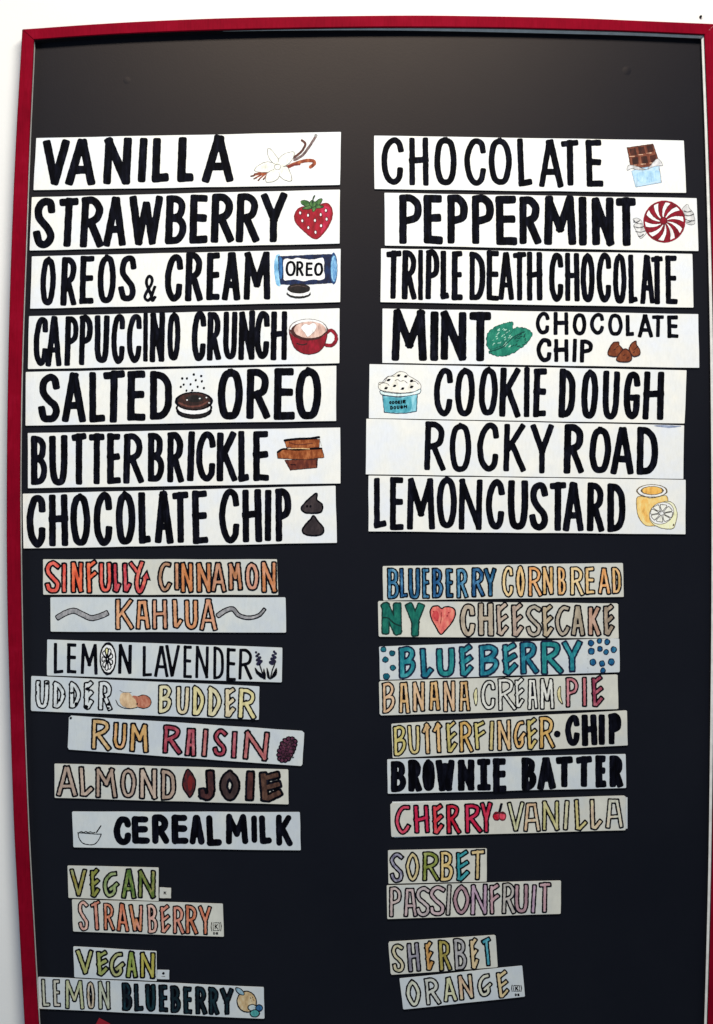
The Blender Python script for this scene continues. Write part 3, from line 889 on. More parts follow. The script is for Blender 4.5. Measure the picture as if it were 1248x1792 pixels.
k.fill(p_((206, 232, 236), (222, 240, 242)), [(148, 222), (190, 236), (290, 244), (380, 236), (438, 212), (436, 240), (380, 256), (290, 266), (190, 258), (152, 246)], edge=p_((40, 60, 76)), ew=5)
word(c, 'm', 7.5, 'C 212 230 298 322;O 232 252 298 322;O 254 274 296 320;K 276 294 294 320;I 298 306 292 318;E 310 334 290 316', part='dough_tub_drawing', key='dough_tub_drawing', res=.4, wobble=.2)
word(c, 'm', 7.5, 'D 220 240 334 362;O 244 264 334 360;U 268 288 332 358;G 292 314 330 356;H 318 344 326 352', part='dough_tub_drawing', key='dough_tub_drawing', res=.4, wobble=.2)
c.done()

# ROCKY ROAD
c = big([(641.3, 732.8), (1197.3, 744.4), (1195.9, 838.0), (640.3, 830)], 'white card reading ROCKY ROAD with no drawing and a wide blank left end')
word(c, 'm', 42, 'R 465 627 447 807;O 650 812 457 820;C 852 1013 453 815;K 1040 1213 462 815;Y 1240 1413 467 828')
word(c, 'n', 47, 'R 233 388 468 828;O 420 582 487 828;A 573 752 487 835;D 765 925 487 837')
k = Pen(c, 'grey_crescent', 'n')  # blue-grey crescent along the card's top edge
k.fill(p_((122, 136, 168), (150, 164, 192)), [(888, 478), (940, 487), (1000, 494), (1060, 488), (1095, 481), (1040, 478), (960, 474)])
c.done()

# LEMON CUSTARD
c = big([(645.1, 832.3), (1200, 839.6), (1199.7, 934.9), (645.1, 929.9)], 'white card reading LEMONCUSTARD with a yellow jar and lemon half drawing')
word(c, 'o', 42, 'L 100 192 65 433;E 218 320 62 447;M 343 545 70 445;O 560 705 60 435;N 717 893 75 445')
word(c, 'o', 46, 'C 915 1055 75 445;U 1077 1225 85 445;S 1233 1370 95 452;T 1381 1503 97 453;A 1478 1631 100 455;R 1651 1781 103 460;D 1800 1935 107 460')
k = Pen(c, 'custard_jar_drawing', 'p', .6)
ye = p_((240, 190, 90), (248, 214, 140)); oln = p_((96, 84, 62))
k.fill(ye, [(775, 205), (768, 300), (790, 370), (830, 412), (880, 418), (960, 400), (985, 300), (985, 200), (880, 215)], edge=oln, ew=4.5)
k.fill(p_((242, 176, 62), (248, 200, 104)), [(800, 235), (850, 230), (845, 330), (870, 395), (830, 380), (805, 320)])
k.ell(WHITEP, 878, 162, 108, 45, edge=oln, ew=5); k.ell(p_((236, 172, 50), (246, 196, 84)), 880, 160, 78, 30, edge=oln, ew=4.5)
k.fill(p_((240, 232, 178), (246, 240, 206)), [(870, 320), (920, 262), (990, 238), (1040, 262), (1062, 330), (1050, 395), (1030, 436), (960, 436), (895, 410), (862, 370)], edge=oln, ew=4.5)
k.ell(p_((244, 242, 226)), 948, 325, 92, 76, -.5, edge=oln, ew=4)
for q in range(8):
    a = q * math.pi / 4 + .2
    ca, sa = math.cos(a), math.sin(a)
    pts = [(948 + ca * t * 84 - sa * s_ * t * 30, 325 + sa * t * 66 + ca * s_ * t * 24) for t, s_ in ((.25, -.4), (.88, -.9), (.95, 0), (.88, .9), (.25, .4))]
    k.fill(p_((242, 240, 214)), pts, True, edge=p_((70, 66, 56)), ew=5)
k.ell(oln, 1035, 410, 6, 9)
c.done()

# ---------------------------------------------------------------- the small cards
SM = 'small hand coloured flavour cards'


def small(quad, label, kind='cream', dep=CARD, corner=1.2):
    return Card('small_flavour_card', quad, label, 'flavour card', SM, kind, dep, 0.0016, corner)


red1 = p_((222, 74, 58), (238, 116, 96)); red2 = p_((226, 84, 40), (240, 120, 70)); red3 = p_((196, 54, 68), (226, 110, 110))
c = small([(75.4, 978.7), (484.8, 978.7), (487, 1041), (75.8, 1040.6)], 'small cream card reading SINFULLY CINNAMON in red and cinnamon brown letters')
word(c, 'q', 50, 's 88 245 52 362;I 243 303 70 357;N 325 455 60 355;f 463 582 48 360;U 580 715 65 355;l 705 795 70 355;l 795 892 70 355', 12, [red1, red1, red2, red2, red1, red3, red3])
word(c, 'q', 46, 'y 855 1072 55 365', 12, [p_((206, 66, 72), (236, 140, 96))])
cin = [p_((168, 124, 92), (196, 150, 118)), p_((186, 124, 86), (214, 158, 118)), p_((196, 116, 54), (214, 142, 84)), p_((190, 116, 62), (206, 140, 96)), p_((176, 118, 86), (204, 150, 116)), p_((178, 114, 70), (200, 140, 110)), p_((196, 132, 104), (216, 160, 132)), p_((192, 116, 60), (212, 150, 116))]
word(c, 'r', 48, 'c 20 165 60 355;I 178 235 68 330;N 230 365 68 355;N 375 530 68 352;A 505 665 68 350;m 665 812 68 335;O 820 960 72 335;N 965 1125 60 355', 12, cin)
c.done()

c = small([(88.3, 1045.3), (499.8, 1045.3), (500.8, 1107), (88.8, 1105.2)], 'small grey white card with orange letters between two grey wavy lines', 'cool')
tan = [p_((206, 140, 92), (226, 172, 126)), p_((206, 134, 82), (222, 160, 112)), p_((200, 136, 100), (224, 164, 128))]
word(c, 'q', 46, 'K 732 912 400 690;a 912 1060 403 690;H 1065 1220 405 690', 11, tan)
word(c, 'r', 46, 'l 160 265 407 680;U 270 405 410 690;A 405 580 400 700', 11, tan)
k = Pen(c, 'wavy_line_drawing', 'q', .6)
gw = p_((132, 132, 136), (176, 174, 176))
pts = [(222, 570), (290, 532), (365, 514), (440, 548), (520, 580), (600, 562), (652, 540)]
k.line(INK, pts, 56, square=4); k.line(gw, pts, 38, square=4)
k = Pen(c, 'wavy_line_drawing', 'r', .6); k.p = c.part('wavy_line_drawing', 'wave2')
pts = [(588, 552), (650, 512), (715, 498), (770, 555), (860, 578), (950, 556), (1000, 505)]
k.line(INK, pts, 54, square=3, taper=(1, .72)); k.line(gw, pts, 34, square=3, taper=(1, .45))
c.done()

c = small([(82.7, 1119.2), (494.2, 1133.5), (493.3, 1194.2), (82.3, 1182.1)], 'small white card reading LEMON LAVENDER with a lemon slice as its letter O', 'cool')
word(c, 's', 30, 'L 228 320 78 360;E 348 440 80 357;M 475 632 85 368;N 815 942 90 360', wobble=.6, res=.62)
word(c, 's', 27, 'L 1037 1125 105 385;A 1142 1277 105 388;V 1242 1379 98 385;E 1407 1490 102 398;N 1517 1644 105 400;D 1680 1782 110 412;E 1800 1890 125 425;R 1910 2042 130 415', wobble=.6, res=.62)
k = Pen(c, 'lemon_slice_drawing', 's', .55)
k.ell(p_((236, 236, 226)), 723, 222, 70, 138, edge=INK, ew=13)
for q in range(9):
    a = q * 2 * math.pi / 9 + .35; ca, sa = math.cos(a), math.sin(a)
    pts = [(718 + ca * t * 52 - sa * s_ * t * 17, 226 + sa * t * 108 + ca * s_ * t * 26) for t, s_ in ((.2, -.3), (.8, -1), (.95, 0), (.8, 1), (.2, .3))]
    k.fill(p_((240, 226, 150)) if q == 6 else p_((238, 238, 230)), pts, edge=INK, ew=10)
k = Pen(c, 'lavender_drawing', 't', .55)
vi = p_((30, 28, 60), (14, 14, 26))
for x0, y0, l in ((1000, 215, -1), (1140, 210, 1)):
    for q in range(7):
        k.ell(vi, x0 + l * q * 4 - l * 12 + (9 if q % 2 else -9), y0 + 50 - q * 17, 26 - q * 2.6, 17 - q, .4 * l)
    k.line(INK, [(x0 + 10 - 0 * l, y0 + 55), (x0 + 30 - 22 * (l > 0) * 2, y0 + 120), (x0 + 50 - 40 * (l > 0) * 2, y0 + 190)], 11)
for pl in ([(968, 300), (1000, 335), (1050, 375), (1065, 410), (1010, 385), (975, 345)], [(1050, 310), (1066, 360), (1065, 405), (1040, 370)], [(1075, 300), (1095, 345), (1105, 410), (1078, 380)], [(1165, 305), (1165, 370), (1105, 410), (1130, 360)]):
    k.fill(INK, pl)
c.done()

c = small([(54.8, 1183), (454.2, 1201.3), (452.9, 1259.6), (54.2, 1244)], 'small white card reading UDDER BUDDER, first word white with black cow spots', 'cool')
wh = p_((204, 210, 212), (214, 218, 218))
word(c, 's', 46, 'U 58 192 412 683;d 217 340 425 680;d 365 480 425 680;e 500 595 420 690;R 628 768 422 700', 9, [wh], spots=True)
bu = [p_((206, 196, 150), (222, 214, 172)), p_((208, 192, 152), (226, 212, 176)), p_((208, 196, 132), (222, 212, 156))]
word(c, 't', 48, 'b 82 220 450 728;U 242 380 468 738;d 393 518 465 745;d 533 670 468 752;e 685 798 475 765;R 808 985 485 775', 9, bu)
k = Pen(c, 'peanut_drawing', 's', .6)
k.fill(p_((204, 168, 124), (222, 194, 152)), [(830, 580), (850, 535), (910, 530), (950, 570), (985, 600), (985, 660), (930, 672), (870, 660), (838, 630)])
k.fill(p_((176, 100, 74), (206, 140, 108)), [(945, 560), (1000, 562), (1050, 552), (1100, 580), (1115, 615), (1100, 655), (1050, 672), (1000, 665), (985, 640), (975, 600)])
k.line(INK, [(795, 598), (815, 640), (860, 668), (930, 676), (990, 664)], 7); k.line(INK, [(1000, 564), (1050, 552), (1098, 575), (1116, 615), (1100, 655), (1050, 674), (1000, 664)], 7)
k.line(GREY, [(830, 510), (870, 528), (935, 528)], 5); k.ell(INK, 988, 634, 7, 9)
c.done()

c = small([(120.8, 1252), (532.7, 1279.4), (529.2, 1340.6), (118.5, 1311.5)], 'small white card reading RUM RAISIN in gold and wine red, tilting down to the right', 'cool', corner=3)
rum = [p_((200, 160, 96), (216, 186, 140)), p_((206, 152, 76), (222, 170, 130)), p_((200, 150, 74), (212, 170, 104))]
word(c, 'u', 50, 'r 352 558 90 385;U 550 697 118 383;m 705 900 130 405', 13, rum)
wine = [p_((156, 52, 72), (190, 96, 106)), p_((168, 72, 88), (200, 124, 130)), p_((176, 92, 96), (200, 130, 120))]
word(c, 'v', 50, 'r -139 55 145 420;a 62 190 165 440;I 217 290 178 447;s 312 465 175 445;I 487 553 198 460;N 595 845 195 480', 13, wine)
k = Pen(c, 'raisin_drawing', 'v', .55)
rp = [(935, 455), (928, 420), (932, 385), (948, 352), (958, 318), (982, 290), (1015, 274), (1048, 275), (1072, 298), (1070, 332), (1060, 362), (1048, 395), (1032, 425), (1015, 455), (985, 470), (955, 470)]
for a, b in rp: k.ell(p_((74, 30, 54), (116, 62, 84)), a, b, 20, 19, wob=.4, edge=INK, ew=10)
k.fill(p_((74, 30, 54), (116, 62, 84)), [(1000 + (a - 1000) * .82, 372 + (b - 372) * .82) for a, b in rp])
for a, b in ((985, 330), (1030, 320), (1000, 375), (1040, 360), (965, 400), (1010, 420), (970, 440), (1045, 300)): k.ell(None, a, b, 17, 16, wob=.4, edge=p_((30, 8, 20)), ew=8)
r = random.Random(5)
for _ in range(26):
    a, b = r.uniform(945, 1060), r.uniform(300, 455)
    k.line(p_((30, 8, 20)), [(a, b), (a + r.uniform(4, 18), b + r.uniform(-14, 14))], 7)
k2 = Pen(c, 'black_dot', 'u', .5); k2.ell(INK, 177, 85, 11, 10)
c.done()

c = small([(95.4, 1336.5), (504.6, 1346.7), (505.2, 1407.7), (95.8, 1396.2)], 'small cream card starting ALMOND in taupe, with a dark almond before the brown second word', 'cream')
alm = [p_((164, 140, 124), (190, 168, 150)), p_((182, 158, 140), (200, 178, 158)), p_((164, 138, 120), (182, 158, 140))]
word(c, 'u', 50, 'A 42 240 515 805;l 245 390 525 808;m 395 607 530 820;O 620 780 537 820;N 795 970 540 830;D 990 1140 545 840', 12, alm)
br = [p_((58, 30, 32), (84, 46, 44)), p_((56, 40, 40), (78, 60, 58)), p_((66, 34, 32), (96, 52, 48)), p_((66, 42, 34), (104, 74, 60))]
word(c, 'v', 74, 'j 185 370 550 845;o 378 580 560 845;I 615 712 560 845;e 742 965 558 860', 14, br)
k = Pen(c, 'almond_drawing', 'v', .55)
k.fill(p_((58, 24, 30), (116, 34, 34)), [(97, 552), (135, 590), (165, 650), (165, 710), (150, 760), (118, 808), (85, 770), (55, 720), (52, 660), (70, 595)], edge=INK, ew=13)
k.ell(p_((120, 30, 30), (96, 20, 24)), 118, 680, 22, 70)
c.done()

c = small([(126.2, 1420.3), (524.8, 1421.2), (526.6, 1488), (128.5, 1482.8)], 'small white card reading CEREAL MILK in thick black with a bowl and spoon drawing', 'cool')
word(c, 'w', 62, 'C 500 683 158 450;E 680 865 158 437;R 878 1060 145 438;E 1075 1251 145 438;A 1248 1411 147 442;L 1421 1581 150 460', square=2)
word(c, 'x', 58, 'M 422 652 138 440;I 680 738 150 427;L 755 887 150 437;K 920 1092 145 458', square=2)
k = Pen(c, 'cereal_bowl_drawing', 'w', .5)
k.line(INK, [(153, 325), (160, 375), (195, 425), (250, 443), (310, 440), (350, 405), (380, 345)], 9)
k.line(INK, [(150, 325), (230, 330), (330, 338), (382, 338)], 9)
k.line(INK, [(168, 318), (185, 312), (205, 322), (228, 314), (250, 322), (275, 316), (300, 324), (322, 320)], 8)
k.line(INK, [(335, 322), (378, 256)], 12)
c.done()

c = small([(118.2, 1515), (277.7, 1518.5), (277.7, 1577.0), (120, 1571.2)], 'small card reading VEGAN in green and mustard, upper one, above STRAWBERRY', 'cream')
ol = [p_((150, 136, 44), (150, 160, 110)), p_((128, 132, 44), (150, 150, 60)), p_((124, 146, 84), (170, 180, 124)), p_((76, 110, 44), (150, 160, 76)), p_((92, 116, 44), (168, 156, 86))]
word(c, 'y', 48, 'V 118 305 108 393;e 322 430 108 408;g 442 620 128 408;A 630 792 112 415;N 795 985 122 415', 12, ol)
c.done()
c = small([(126, 1574.2), (390.1, 1581.8), (391.9, 1639.3), (128.2, 1630)], 'small card reading STRAWBERRY in salmon and orange, with a tiny boxed K mark', 'cream')
sa = [p_((214, 160, 144), (224, 190, 170)), p_((206, 124, 100), (220, 160, 136)), p_((200, 110, 70), (222, 160, 130)), p_((206, 110, 70), (222, 150, 120)), p_((208, 130, 74), (220, 150, 140))]
word(c, 'y', 42, 's 197 322 425 740;t 322 440 425 728;R 450 580 450 735;A 580 720 450 745;w 708 865 465 745;B 888 1005 465 765;e 1015 1130 470 760', 11, sa)
word(c, 'z', 42, 'R 232 365 480 770;R 358 495 472 768;Y 490 637 480 775', 11, sa[1:])


def k_mark(c, crop, x0, x1, y0, y1, ty0, ty1, t0, t1):
    k = Pen(c, 'kosher_mark', crop, .42)
    m = (x1 - x0)
    k.line(INK, [(x0 + m * .06, y0 + 3), (x0, (y0 + y1) / 2), (x0 + m * .06, y1 - 3)], 7)
    k.line(INK, [(x1 - m * .06, y0 + 3), (x1, (y0 + y1) / 2), (x1 - m * .06, y1 - 3)], 7)
    k.line(INK, [(x0 + m * .2, y0 + 6), (x1 - m * .2, y0 + 6)], 5); k.line(INK, [(x0 + m * .2, y1 - 6), (x1 - m * .2, y1 - 6)], 5)
    k.line(INK, [(x0 + m * .2, y0 + 6), (x0 + m * .2, y1 - 6)], 5); k.line(INK, [(x1 - m * .2, y0 + 6), (x1 - m * .2, y1 - 6)], 5)
    word(c, crop, 8, 'K %f %f %f %f' % (x0 + m * .34, x1 - m * .32, y0 + (y1 - y0) * .22, y1 - (y1 - y0) * .2), part='kosher_mark', key='kosher_mark', res=.4, wobble=.2)
    w3 = (t1 - t0) / 2
    word(c, crop, 6, 'D %f %f %f %f;E %f %f %f %f' % (t0, t0 + w3 * .88, ty0, ty1, t0 + w3 * 1.12, t1, ty0, ty1), part='kosher_mark', key='kosher_mark', res=.4, wobble=.2)


k_mark(c, 'z', 622, 722, 645, 735, 745, 768, 642, 692)
c.done()

c = Card('small_tag', [(279.4, 1553), (299.5, 1554), (299.4, 1572), (279.4, 1571.5)], 'tiny white tag with a faint small K, right of the upper VEGAN card', 'tag', 'tiny white tags beside the VEGAN cards', 'cream', CARD, 0.0012, .5)
word(c, 'y', 8, 'K 1058 1086 340 372', part='kosher_mark', res=.3, wobble=.2); c.done()
c = Card('small_tag', [(275.2, 1697.4), (296.5, 1697.8), (296.2, 1714), (275, 1713)], 'tiny white tag with a black smudge, right of the lower VEGAN card', 'tag', 'tiny white tags beside the VEGAN cards', 'cool', CARD, 0.0012, .5)
k = Pen(c, 'kosher_mark', 'B', .35); k.ell(INK, 147, 330, 13, 14, wob=.5); k.line(GREY, [(133, 362), (162, 362)], 7); c.done()

c = small([(128.4, 1656.5), (274.1, 1664.7), (274.5, 1717.0), (130.2, 1710.2)], 'small card reading VEGAN in lime green, lower one, above LEMON BLUEBERRY', 'cool')
li = [p_((160, 162, 84), (176, 176, 110)), p_((140, 150, 66), (166, 172, 92)), p_((160, 162, 100), (178, 178, 118)), p_((120, 146, 40), (168, 170, 90)), p_((170, 160, 40), (180, 172, 70))]
word(c, 'A', 50, 'V 465 655 88 345;e 668 797 95 365;g 788 965 105 378;A 957 1090 105 383;N 1100 1266 115 390', 11, li)
c.done()
c = small([(66.7, 1709.9), (461.8, 1727.8), (463, 1782.8), (69, 1765.2)], 'small card reading LEMON BLUEBERRY, second word near black teal, bottom left of the board', 'cool')
le = [p_((182, 186, 166), (200, 204, 186)), p_((186, 184, 168), (200, 190, 176)), p_((172, 180, 134), (196, 186, 150)), p_((190, 170, 140), (196, 196, 190)), p_((172, 178, 150), (190, 194, 176))]
word(c, 'A', 40, 'L 122 220 380 668;E 235 325 388 668;M 352 557 393 690;O 568 668 410 693;N 683 822 405 697', 11, le)
tb = [p_((4, 20, 28), (16, 60, 72)), p_((4, 26, 34), (20, 50, 60)), p_((6, 20, 30), (14, 56, 64))]
word(c, 'A', 46, 'B 920 1035 420 705;L 1040 1145 430 710;U 1155 1271 435 712;E 1288 1391 440 718;B 1401 1516 448 728;E 1531 1629 458 738;R 1649 1776 458 740;R 1779 1896 465 745;Y 1899 2041 472 748', 10, tb)
k = Pen(c, 'lemon_drawing', 'B', .5)
k.ell(p_((196, 164, 112), (210, 196, 160)), 975, 612, 95, 104, -.3, edge=INK, ew=11)
k.fill(p_((120, 160, 180), (170, 196, 206)), [(865, 475), (905, 480), (940, 510), (948, 545), (905, 538), (875, 510)], edge=INK, ew=9)
k.ell(p_((170, 190, 194), (200, 206, 204)), 1030, 672, 42, 32, edge=INK, ew=9); k.ell(p_((30, 80, 130), (60, 120, 160)), 1098, 675, 34, 32, edge=INK, ew=9); k.ell(p_((50, 150, 150), (96, 180, 170)), 1055, 728, 46, 36, edge=INK, ew=9)
for a, b in ((1010, 570), (1028, 560), (1040, 590), (1018, 596)): k.line(p_((70, 60, 50)), [(a, b), (a + 8, b + 14)], 5)
c.done()

# right column
c = small([(669.9, 990.7), (1090.2, 985.2), (1091.7, 1044.5), (670.8, 1051)], 'small card reading BLUEBERRY CORNBREAD in dark blue and orange letters', 'cream')
bl = [p_((30, 98, 140), (100, 164, 196)), p_((24, 80, 130), (80, 146, 186)), p_((20, 80, 120), (70, 136, 176))]
word(c, 'C', 42, 'B 145 270 72 375;L 262 350 72 362;U 345 470 75 378;E 475 560 72 370;B 570 685 72 365;E 700 783 78 362;R 800 925 75 365;R 945 1080 70 355;Y 1065 1195 72 350', 13, bl)
co = [p_((222, 190, 126), (232, 208, 160)), p_((220, 178, 110), (232, 200, 140)), p_((224, 150, 70), (232, 190, 140)), p_((216, 170, 90), (228, 180, 140)), p_((220, 160, 84), (230, 200, 150))]
word(c, 'D', 42, 'C 38 163 52 355;o 170 275 50 355;R 285 432 55 350;N 420 543 55 335;B 565 665 60 340;R 688 830 58 340;E 828 935 62 330;A 950 1085 68 330;D 1082 1190 62 325', 13, co)
c.done()

c = small([(661.6, 1051.8), (1081.9, 1055.9), (1082.9, 1117.3), (662.9, 1114.2)], 'small card reading NY CHEESECAKE with green NY and a coral heart', 'cream', dep=CARD, corner=1.5)
gn = p_((0, 92, 82), (16, 120, 100)); dgn = p_((0, 40, 36), (4, 60, 52))
word(c, 'C', 72, 'N 88 293 400 712;Y 320 512 402 730', 9, [gn], line=dgn)
k = Pen(c, 'heart_drawing', 'C', .6)
k.fill(p_((222, 96, 90), (238, 146, 116)), [(657, 705), (610, 630), (572, 560), (558, 490), (580, 445), (630, 435), (668, 460), (700, 445), (750, 446), (790, 470), (795, 530), (760, 600), (710, 660)], edge=INK, ew=13)
k.ell(p_((200, 60, 66), (220, 90, 86)), 610, 530, 32, 50); k.line(p_((130, 24, 30)), [(665, 500), (662, 560), (655, 600)], 8)
for a, b in ((590, 490), (600, 550), (625, 575), (735, 500), (720, 530)): k.ell(p_((150, 30, 40)), a, b, 8, 6)
k.line(dgn, [(105, 548), (160, 552), (215, 600), (285, 628)], 13)
ch = [p_((176, 160, 138), (196, 182, 160)), p_((172, 156, 134), (190, 176, 152)), p_((180, 160, 142), (200, 176, 158)), p_((174, 150, 134), (196, 176, 156)), p_((164, 156, 140), (190, 176, 160)), p_((176, 158, 126), (196, 176, 150)), p_((168, 156, 136), (188, 174, 156)), p_((160, 146, 124), (180, 166, 142)), p_((182, 140, 116), (200, 164, 146)), p_((150, 132, 112), (184, 164, 142))]
word(c, 'C', 58, 'C 830 995 408 735;H 1003 1170 398 728', 10, ch)
word(c, 'D', 50, 'e -15 115 400 728;e 130 255 405 735;s 262 432 415 735;e 420 540 418 740;c 540 700 420 735;A 695 840 428 725;K 855 992 435 725;e 1003 1118 415 725', 10, ch[2:])
c.done()

c = small([(663.5, 1131.7), (1083.8, 1116.8), (1084.7, 1176.3), (665.1, 1190.0)], 'small card reading only BLUEBERRY in bright teal with teal dots at both ends', 'cool', corner=1.8)
tq = [p_((0, 118, 132), (40, 160, 166)), p_((0, 104, 128), (36, 150, 166)), p_((0, 120, 124), (24, 148, 146))]
nb = p_((6, 20, 52), (10, 30, 60))
word(c, 'E', 58, 'b 255 430 108 425;l 455 592 125 425;U 612 800 125 412;e 828 972 92 410;b 1015 1218 88 405', 11, tq, line=nb)
word(c, 'F', 58, 'e 42 200 72 395;r 210 400 65 385;r 410 632 58 385;Y 612 815 55 362', 11, tq, line=nb)
k = Pen(c, 'berry_dot_drawing', 'E', .5)
for a, b, s_ in ((115, 143, 25), (198, 180, 26), (133, 240, 26), (205, 317, 26), (143, 400, 30)): k.ell(p_((0, 90, 110), (30, 130, 140)), a, b, s_, s_ * .95, wob=.4, edge=nb, ew=8)
k = Pen(c, 'berry_dot_drawing', 'F', .5); k.p = c.part('berry_dot_drawing', 'dots2')
for a, b, s_ in ((892, 82, 26), (972, 62, 22), (1045, 72, 24), (895, 160, 28), (977, 138, 22), (1035, 168, 22), (1108, 145, 26), (910, 265, 28), (997, 277, 25), (1085, 262, 28), (1005, 343, 22)): k.ell(p_((10, 80, 130), (40, 130, 160)), a, b, s_, s_ * 1.05, wob=.4, edge=nb, ew=9)
for q in range(9): k.line(GREY, [(862, 95 + q * 31), (862, 110 + q * 31)], 3, False)
c.done()

c = small([(663.3, 1192), (1081, 1180.4), (1082.3, 1240.8), (664.5, 1252)], 'small card reading BANANA CREAM PIE, the last word in rose pink', 'cream', corner=2)
ba = [p_((210, 168, 124), (220, 188, 154)), p_((206, 160, 92), (220, 190, 150)), p_((206, 164, 110), (220, 186, 154)), p_((204, 156, 86), (220, 180, 120))]
word(c, 'E', 42, 'b 95 232 448 755;a 248 372 442 755;N 385 515 445 738;a 535 660 432 730;N 675 805 440 740;a 820 947 432 735', 11, ba)
cr = p_((212, 212, 204), (222, 222, 214))
word(c, 'E', 42, 'C 1032 1185 432 720', 12, [cr])
word(c, 'F', 40, 'r 2 185 415 728;e 162 265 408 705;a 278 395 412 718;M 400 548 415 715', 13, [cr])
word(c, 'F', 44, 'P 642 780 402 700;I 805 855 400 690;e 892 1015 388 695', 12, [p_((190, 110, 120), (206, 140, 146)), p_((186, 96, 104), (200, 120, 126)), p_((140, 50, 76), (190, 110, 120))])
k = Pen(c, 'banana_drawing', 'E', .5); k.fill(p_((214, 206, 150)), [(1000, 508), (978, 540), (970, 590), (990, 678), (1006, 640), (1006, 570)], edge=INK, ew=8)
k = Pen(c, 'banana_drawing', 'F', .5); k.p = c.part('banana_drawing', 'ban2'); k.fill(p_((214, 200, 140)), [(602, 497), (575, 530), (572, 580), (590, 630), (622, 660), (606, 590)], edge=INK, ew=8)
c.done()

c = small([(685, 1266.8), (1097.3, 1243.2), (1098.6, 1304.3), (687.3, 1326.4)], 'small card with a long ochre yellow word, a black dot and CHIP in black', 'cream')
oc = [p_((190, 176, 90), (214, 196, 120)), p_((200, 180, 110), (216, 200, 140)), p_((212, 170, 110), (220, 190, 140)), p_((212, 166, 90), (224, 180, 120)), p_((190, 176, 92), (214, 170, 90)), p_((206, 160, 70), (220, 180, 110))]
word(c, 'G', 46, 'b 95 245 158 475;U 238 382 158 462;1 380 488 132 455;1 488 600 125 448;e 620 745 118 445;R 748 905 120 440;f 895 1030 115 415;I 1045 1115 118 425;N 1125 1286 105 425', 11, oc)
word(c, 'H', 46, 'g 92 240 108 405;e 228 350 85 415;R 352 523 72 405', 11, oc[3:])
word(c, 'H', 58, 'C 615 768 60 372;H 780 940 55 368;I 950 1015 55 360;P 1045 1180 45 355')
k = Pen(c, 'black_dot', 'H', .5); k.ell(INK, 540, 252, 33, 33)
c.done()

c = small([(677.9, 1329), (1095, 1319.7), (1095.9, 1378.9), (678.8, 1389)], 'small card reading BROWNIE BATTER in heavy black letters', 'cool')
word(c, 'G', 64, 'B 75 235 518 832;R 245 388 505 825;O 390 520 508 818;W 522 720 505 820;N 742 915 505 815;i 932 1075 497 815;E 1090 1230 490 830')
word(c, 'H', 64, 'B 182 333 483 810;A 340 525 482 803;T 530 697 472 780;T 725 890 470 783;E 917 1027 463 783;R 1055 1195 465 783')
c.done()

back = [(686.5, 1403.0), (1098.2, 1395.4), (1098.2, 1450), (690, 1466.0)]
c = small([(683.2, 1405.8), (1095, 1392.4), (1095, 1452.9), (685, 1464.7)], 'small card reading CHERRY VANILLA in crimson and pale yellow, with an older card behind', 'cream', corner=1.8)
bvs = [tuple(P(x, y, CARD - 0.0018) - c.origin) for x, y in back]
bvs += [(v[0], v[1] + 0.0008, v[2]) for v in bvs]
link('backing_card', bvs, [(3, 2, 1, 0), (4, 5, 6, 7), (0, 1, 5, 4), (1, 2, 6, 5), (2, 3, 7, 6), (3, 0, 4, 7)], [paper('cool')], None, c.obj)
cy = [p_((206, 60, 90), (220, 100, 120)), p_((190, 20, 66), (210, 50, 90)), p_((206, 44, 56), (220, 80, 90)), p_((192, 18, 48), (206, 50, 76)), p_((190, 16, 62), (204, 44, 84)), p_((196, 30, 66), (210, 70, 96))]
word(c, 'I', 50, 'c 107 283 125 435;h 300 470 128 422;e 485 610 118 432;r 622 782 118 428;r 805 992 115 418;Y 960 1095 102 415', 13, cy)
va = [p_((190, 190, 140), (204, 204, 178)), p_((206, 170, 130), (204, 200, 176)), p_((186, 180, 110), (204, 196, 150)), p_((196, 190, 150), (206, 200, 170)), p_((196, 180, 110), (202, 196, 130)), p_((206, 180, 150), (204, 202, 150)), p_((200, 200, 180), (212, 190, 160))]
word(c, 'J', 46, 'V 38 222 98 402;a 192 382 97 405;N 385 568 85 395;I 592 668 82 388;l 705 842 72 395;l 858 992 68 385;a 1008 1200 60 370', 13, va)
k = Pen(c, 'cherry_drawing', 'I', .5)
k.line(INK, [(1178, 130), (1168, 165), (1158, 205)], 26, square=4)
k.ell(p_((180, 0, 36), (220, 60, 86)), 1130, 245, 34, 40, edge=p_((90, 0, 16)), ew=10); k.ell(p_((190, 10, 46), (226, 76, 100)), 1188, 245, 34, 40, edge=p_((90, 0, 16)), ew=10)
k.line(p_((60, 0, 10)), [(1105, 225), (1160, 212), (1215, 222)], 14)
c.done()

c = small([(679.2, 1488.2), (852.1, 1484.7), (851.9, 1543.0), (680, 1546.5)], 'small card reading SORBET with each letter a different colour, one teal', 'cream')
word(c, 'K', 48, 's 58 215 88 402;o 218 375 88 392;R 385 568 82 385;B 562 705 75 388;e 722 863 68 385;T 868 1020 62 375', 12,
     [p_((120, 116, 140), (190, 188, 202)), p_((202, 182, 124), (214, 198, 148)), p_((120, 134, 40), (160, 166, 90)), p_((212, 178, 96), (220, 196, 140)), p_((20, 140, 150), (60, 170, 176)), p_((206, 178, 116), (214, 190, 134))])
c.done()
c = small([(677, 1549.6), (981.9, 1541.2), (981.2, 1599.3), (677.9, 1608.4)], 'small card reading PASSIONFRUIT in dusty mauve letters', 'cream')
mv = [p_((186, 164, 160), (200, 182, 176)), p_((182, 158, 160), (198, 174, 172)), p_((180, 166, 166), (198, 184, 182)), p_((186, 160, 164), (200, 176, 178)), p_((170, 166, 158), (190, 180, 176)), p_((166, 128, 138), (186, 150, 158)), p_((176, 144, 168), (194, 166, 182)), p_((186, 144, 152), (200, 168, 174))]
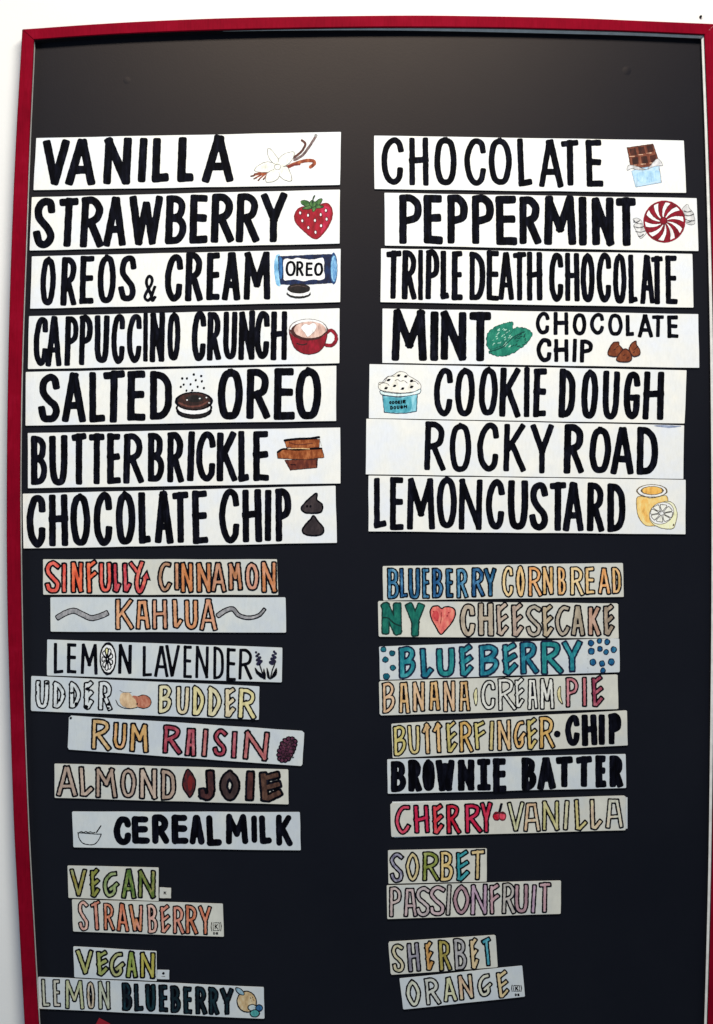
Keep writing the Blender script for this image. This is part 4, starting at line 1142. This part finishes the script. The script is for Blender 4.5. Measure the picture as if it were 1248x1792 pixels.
word(c, 'K', 46, 'P 55 195 428 745;a 195 350 437 740;s 315 480 425 740;s 450 625 415 730;I 618 690 410 728;o 690 870 410 720;N 868 1045 405 720;f 1050 1165 400 715', 12, mv)
word(c, 'L', 46, 'R 440 588 392 712;U 565 712 405 705;I 725 797 408 705;T 805 940 385 700', 12, mv[4:])
c.done()
c = small([(679.7, 1648.4), (867.3, 1636.3), (871.2, 1692.7), (684, 1706)], 'small card reading SHERBET in mixed colours, slanting up above ORANGE', 'cream', corner=2.5)
word(c, 'M', 38, 's 58 185 115 362;H 187 312 110 355;e 332 420 98 345;R 440 565 85 345;B 565 688 75 340;e 695 785 72 335;t 795 887 65 310', 10,
     [p_((190, 184, 146), (206, 190, 160)), p_((132, 128, 142), (166, 162, 172)), p_((196, 140, 60), (206, 176, 110)), p_((150, 136, 50), (180, 166, 80)), p_((160, 158, 160), (186, 184, 182)), p_((206, 180, 130), (214, 190, 150)), p_((40, 140, 160), (90, 176, 190))])
c.done()
c = small([(699.2, 1712.6), (914, 1690.2), (918.8, 1744), (705.7, 1766.7)], 'small card reading ORANGE in faint tints, most tilted card, bottom of the right column', 'cool')
word(c, 'M', 38, 'o 172 320 410 640;R 325 475 390 625;A 470 608 385 600;N 598 745 365 580;g 750 895 355 560;e 912 1030 335 570', 10,
     [p_((196, 198, 176), (206, 208, 190)), p_((186, 188, 180), (200, 202, 190)), p_((196, 196, 150), (206, 206, 176)), p_((206, 170, 136), (200, 200, 160)), p_((200, 200, 178), (210, 206, 190)), p_((206, 184, 130), (212, 180, 150))])
k_mark(c, 'M', 1042, 1122, 455, 512, 525, 546, 1068, 1106)
c.done()

# red paper corner peeping up at the bottom edge, mostly below the frame of the picture
rc = [(165.5, 1797), (173.5, 1781.5), (192.5, 1791.5), (225, 1830), (180, 1850), (150, 1822)]
o0 = P(185, 1815, 0.0135)
vs = [tuple(P(x, y, 0.0138) - o0) for x, y in rc]; vs += [(v[0], v[1] + 0.0008, v[2]) for v in vs]; n = len(rc)
o = link('red_paper', vs, [tuple(range(n))[::-1], tuple(range(n, 2 * n))] + [(i, (i + 1) % n, (i + 1) % n + n, i + n) for i in range(n)], [plain('red_paper', (0.30, 0.008, 0.02))], None, None, tuple(o0))
tag(o, 'corner of a red paper on the board below the LEMON BLUEBERRY card', 'paper')
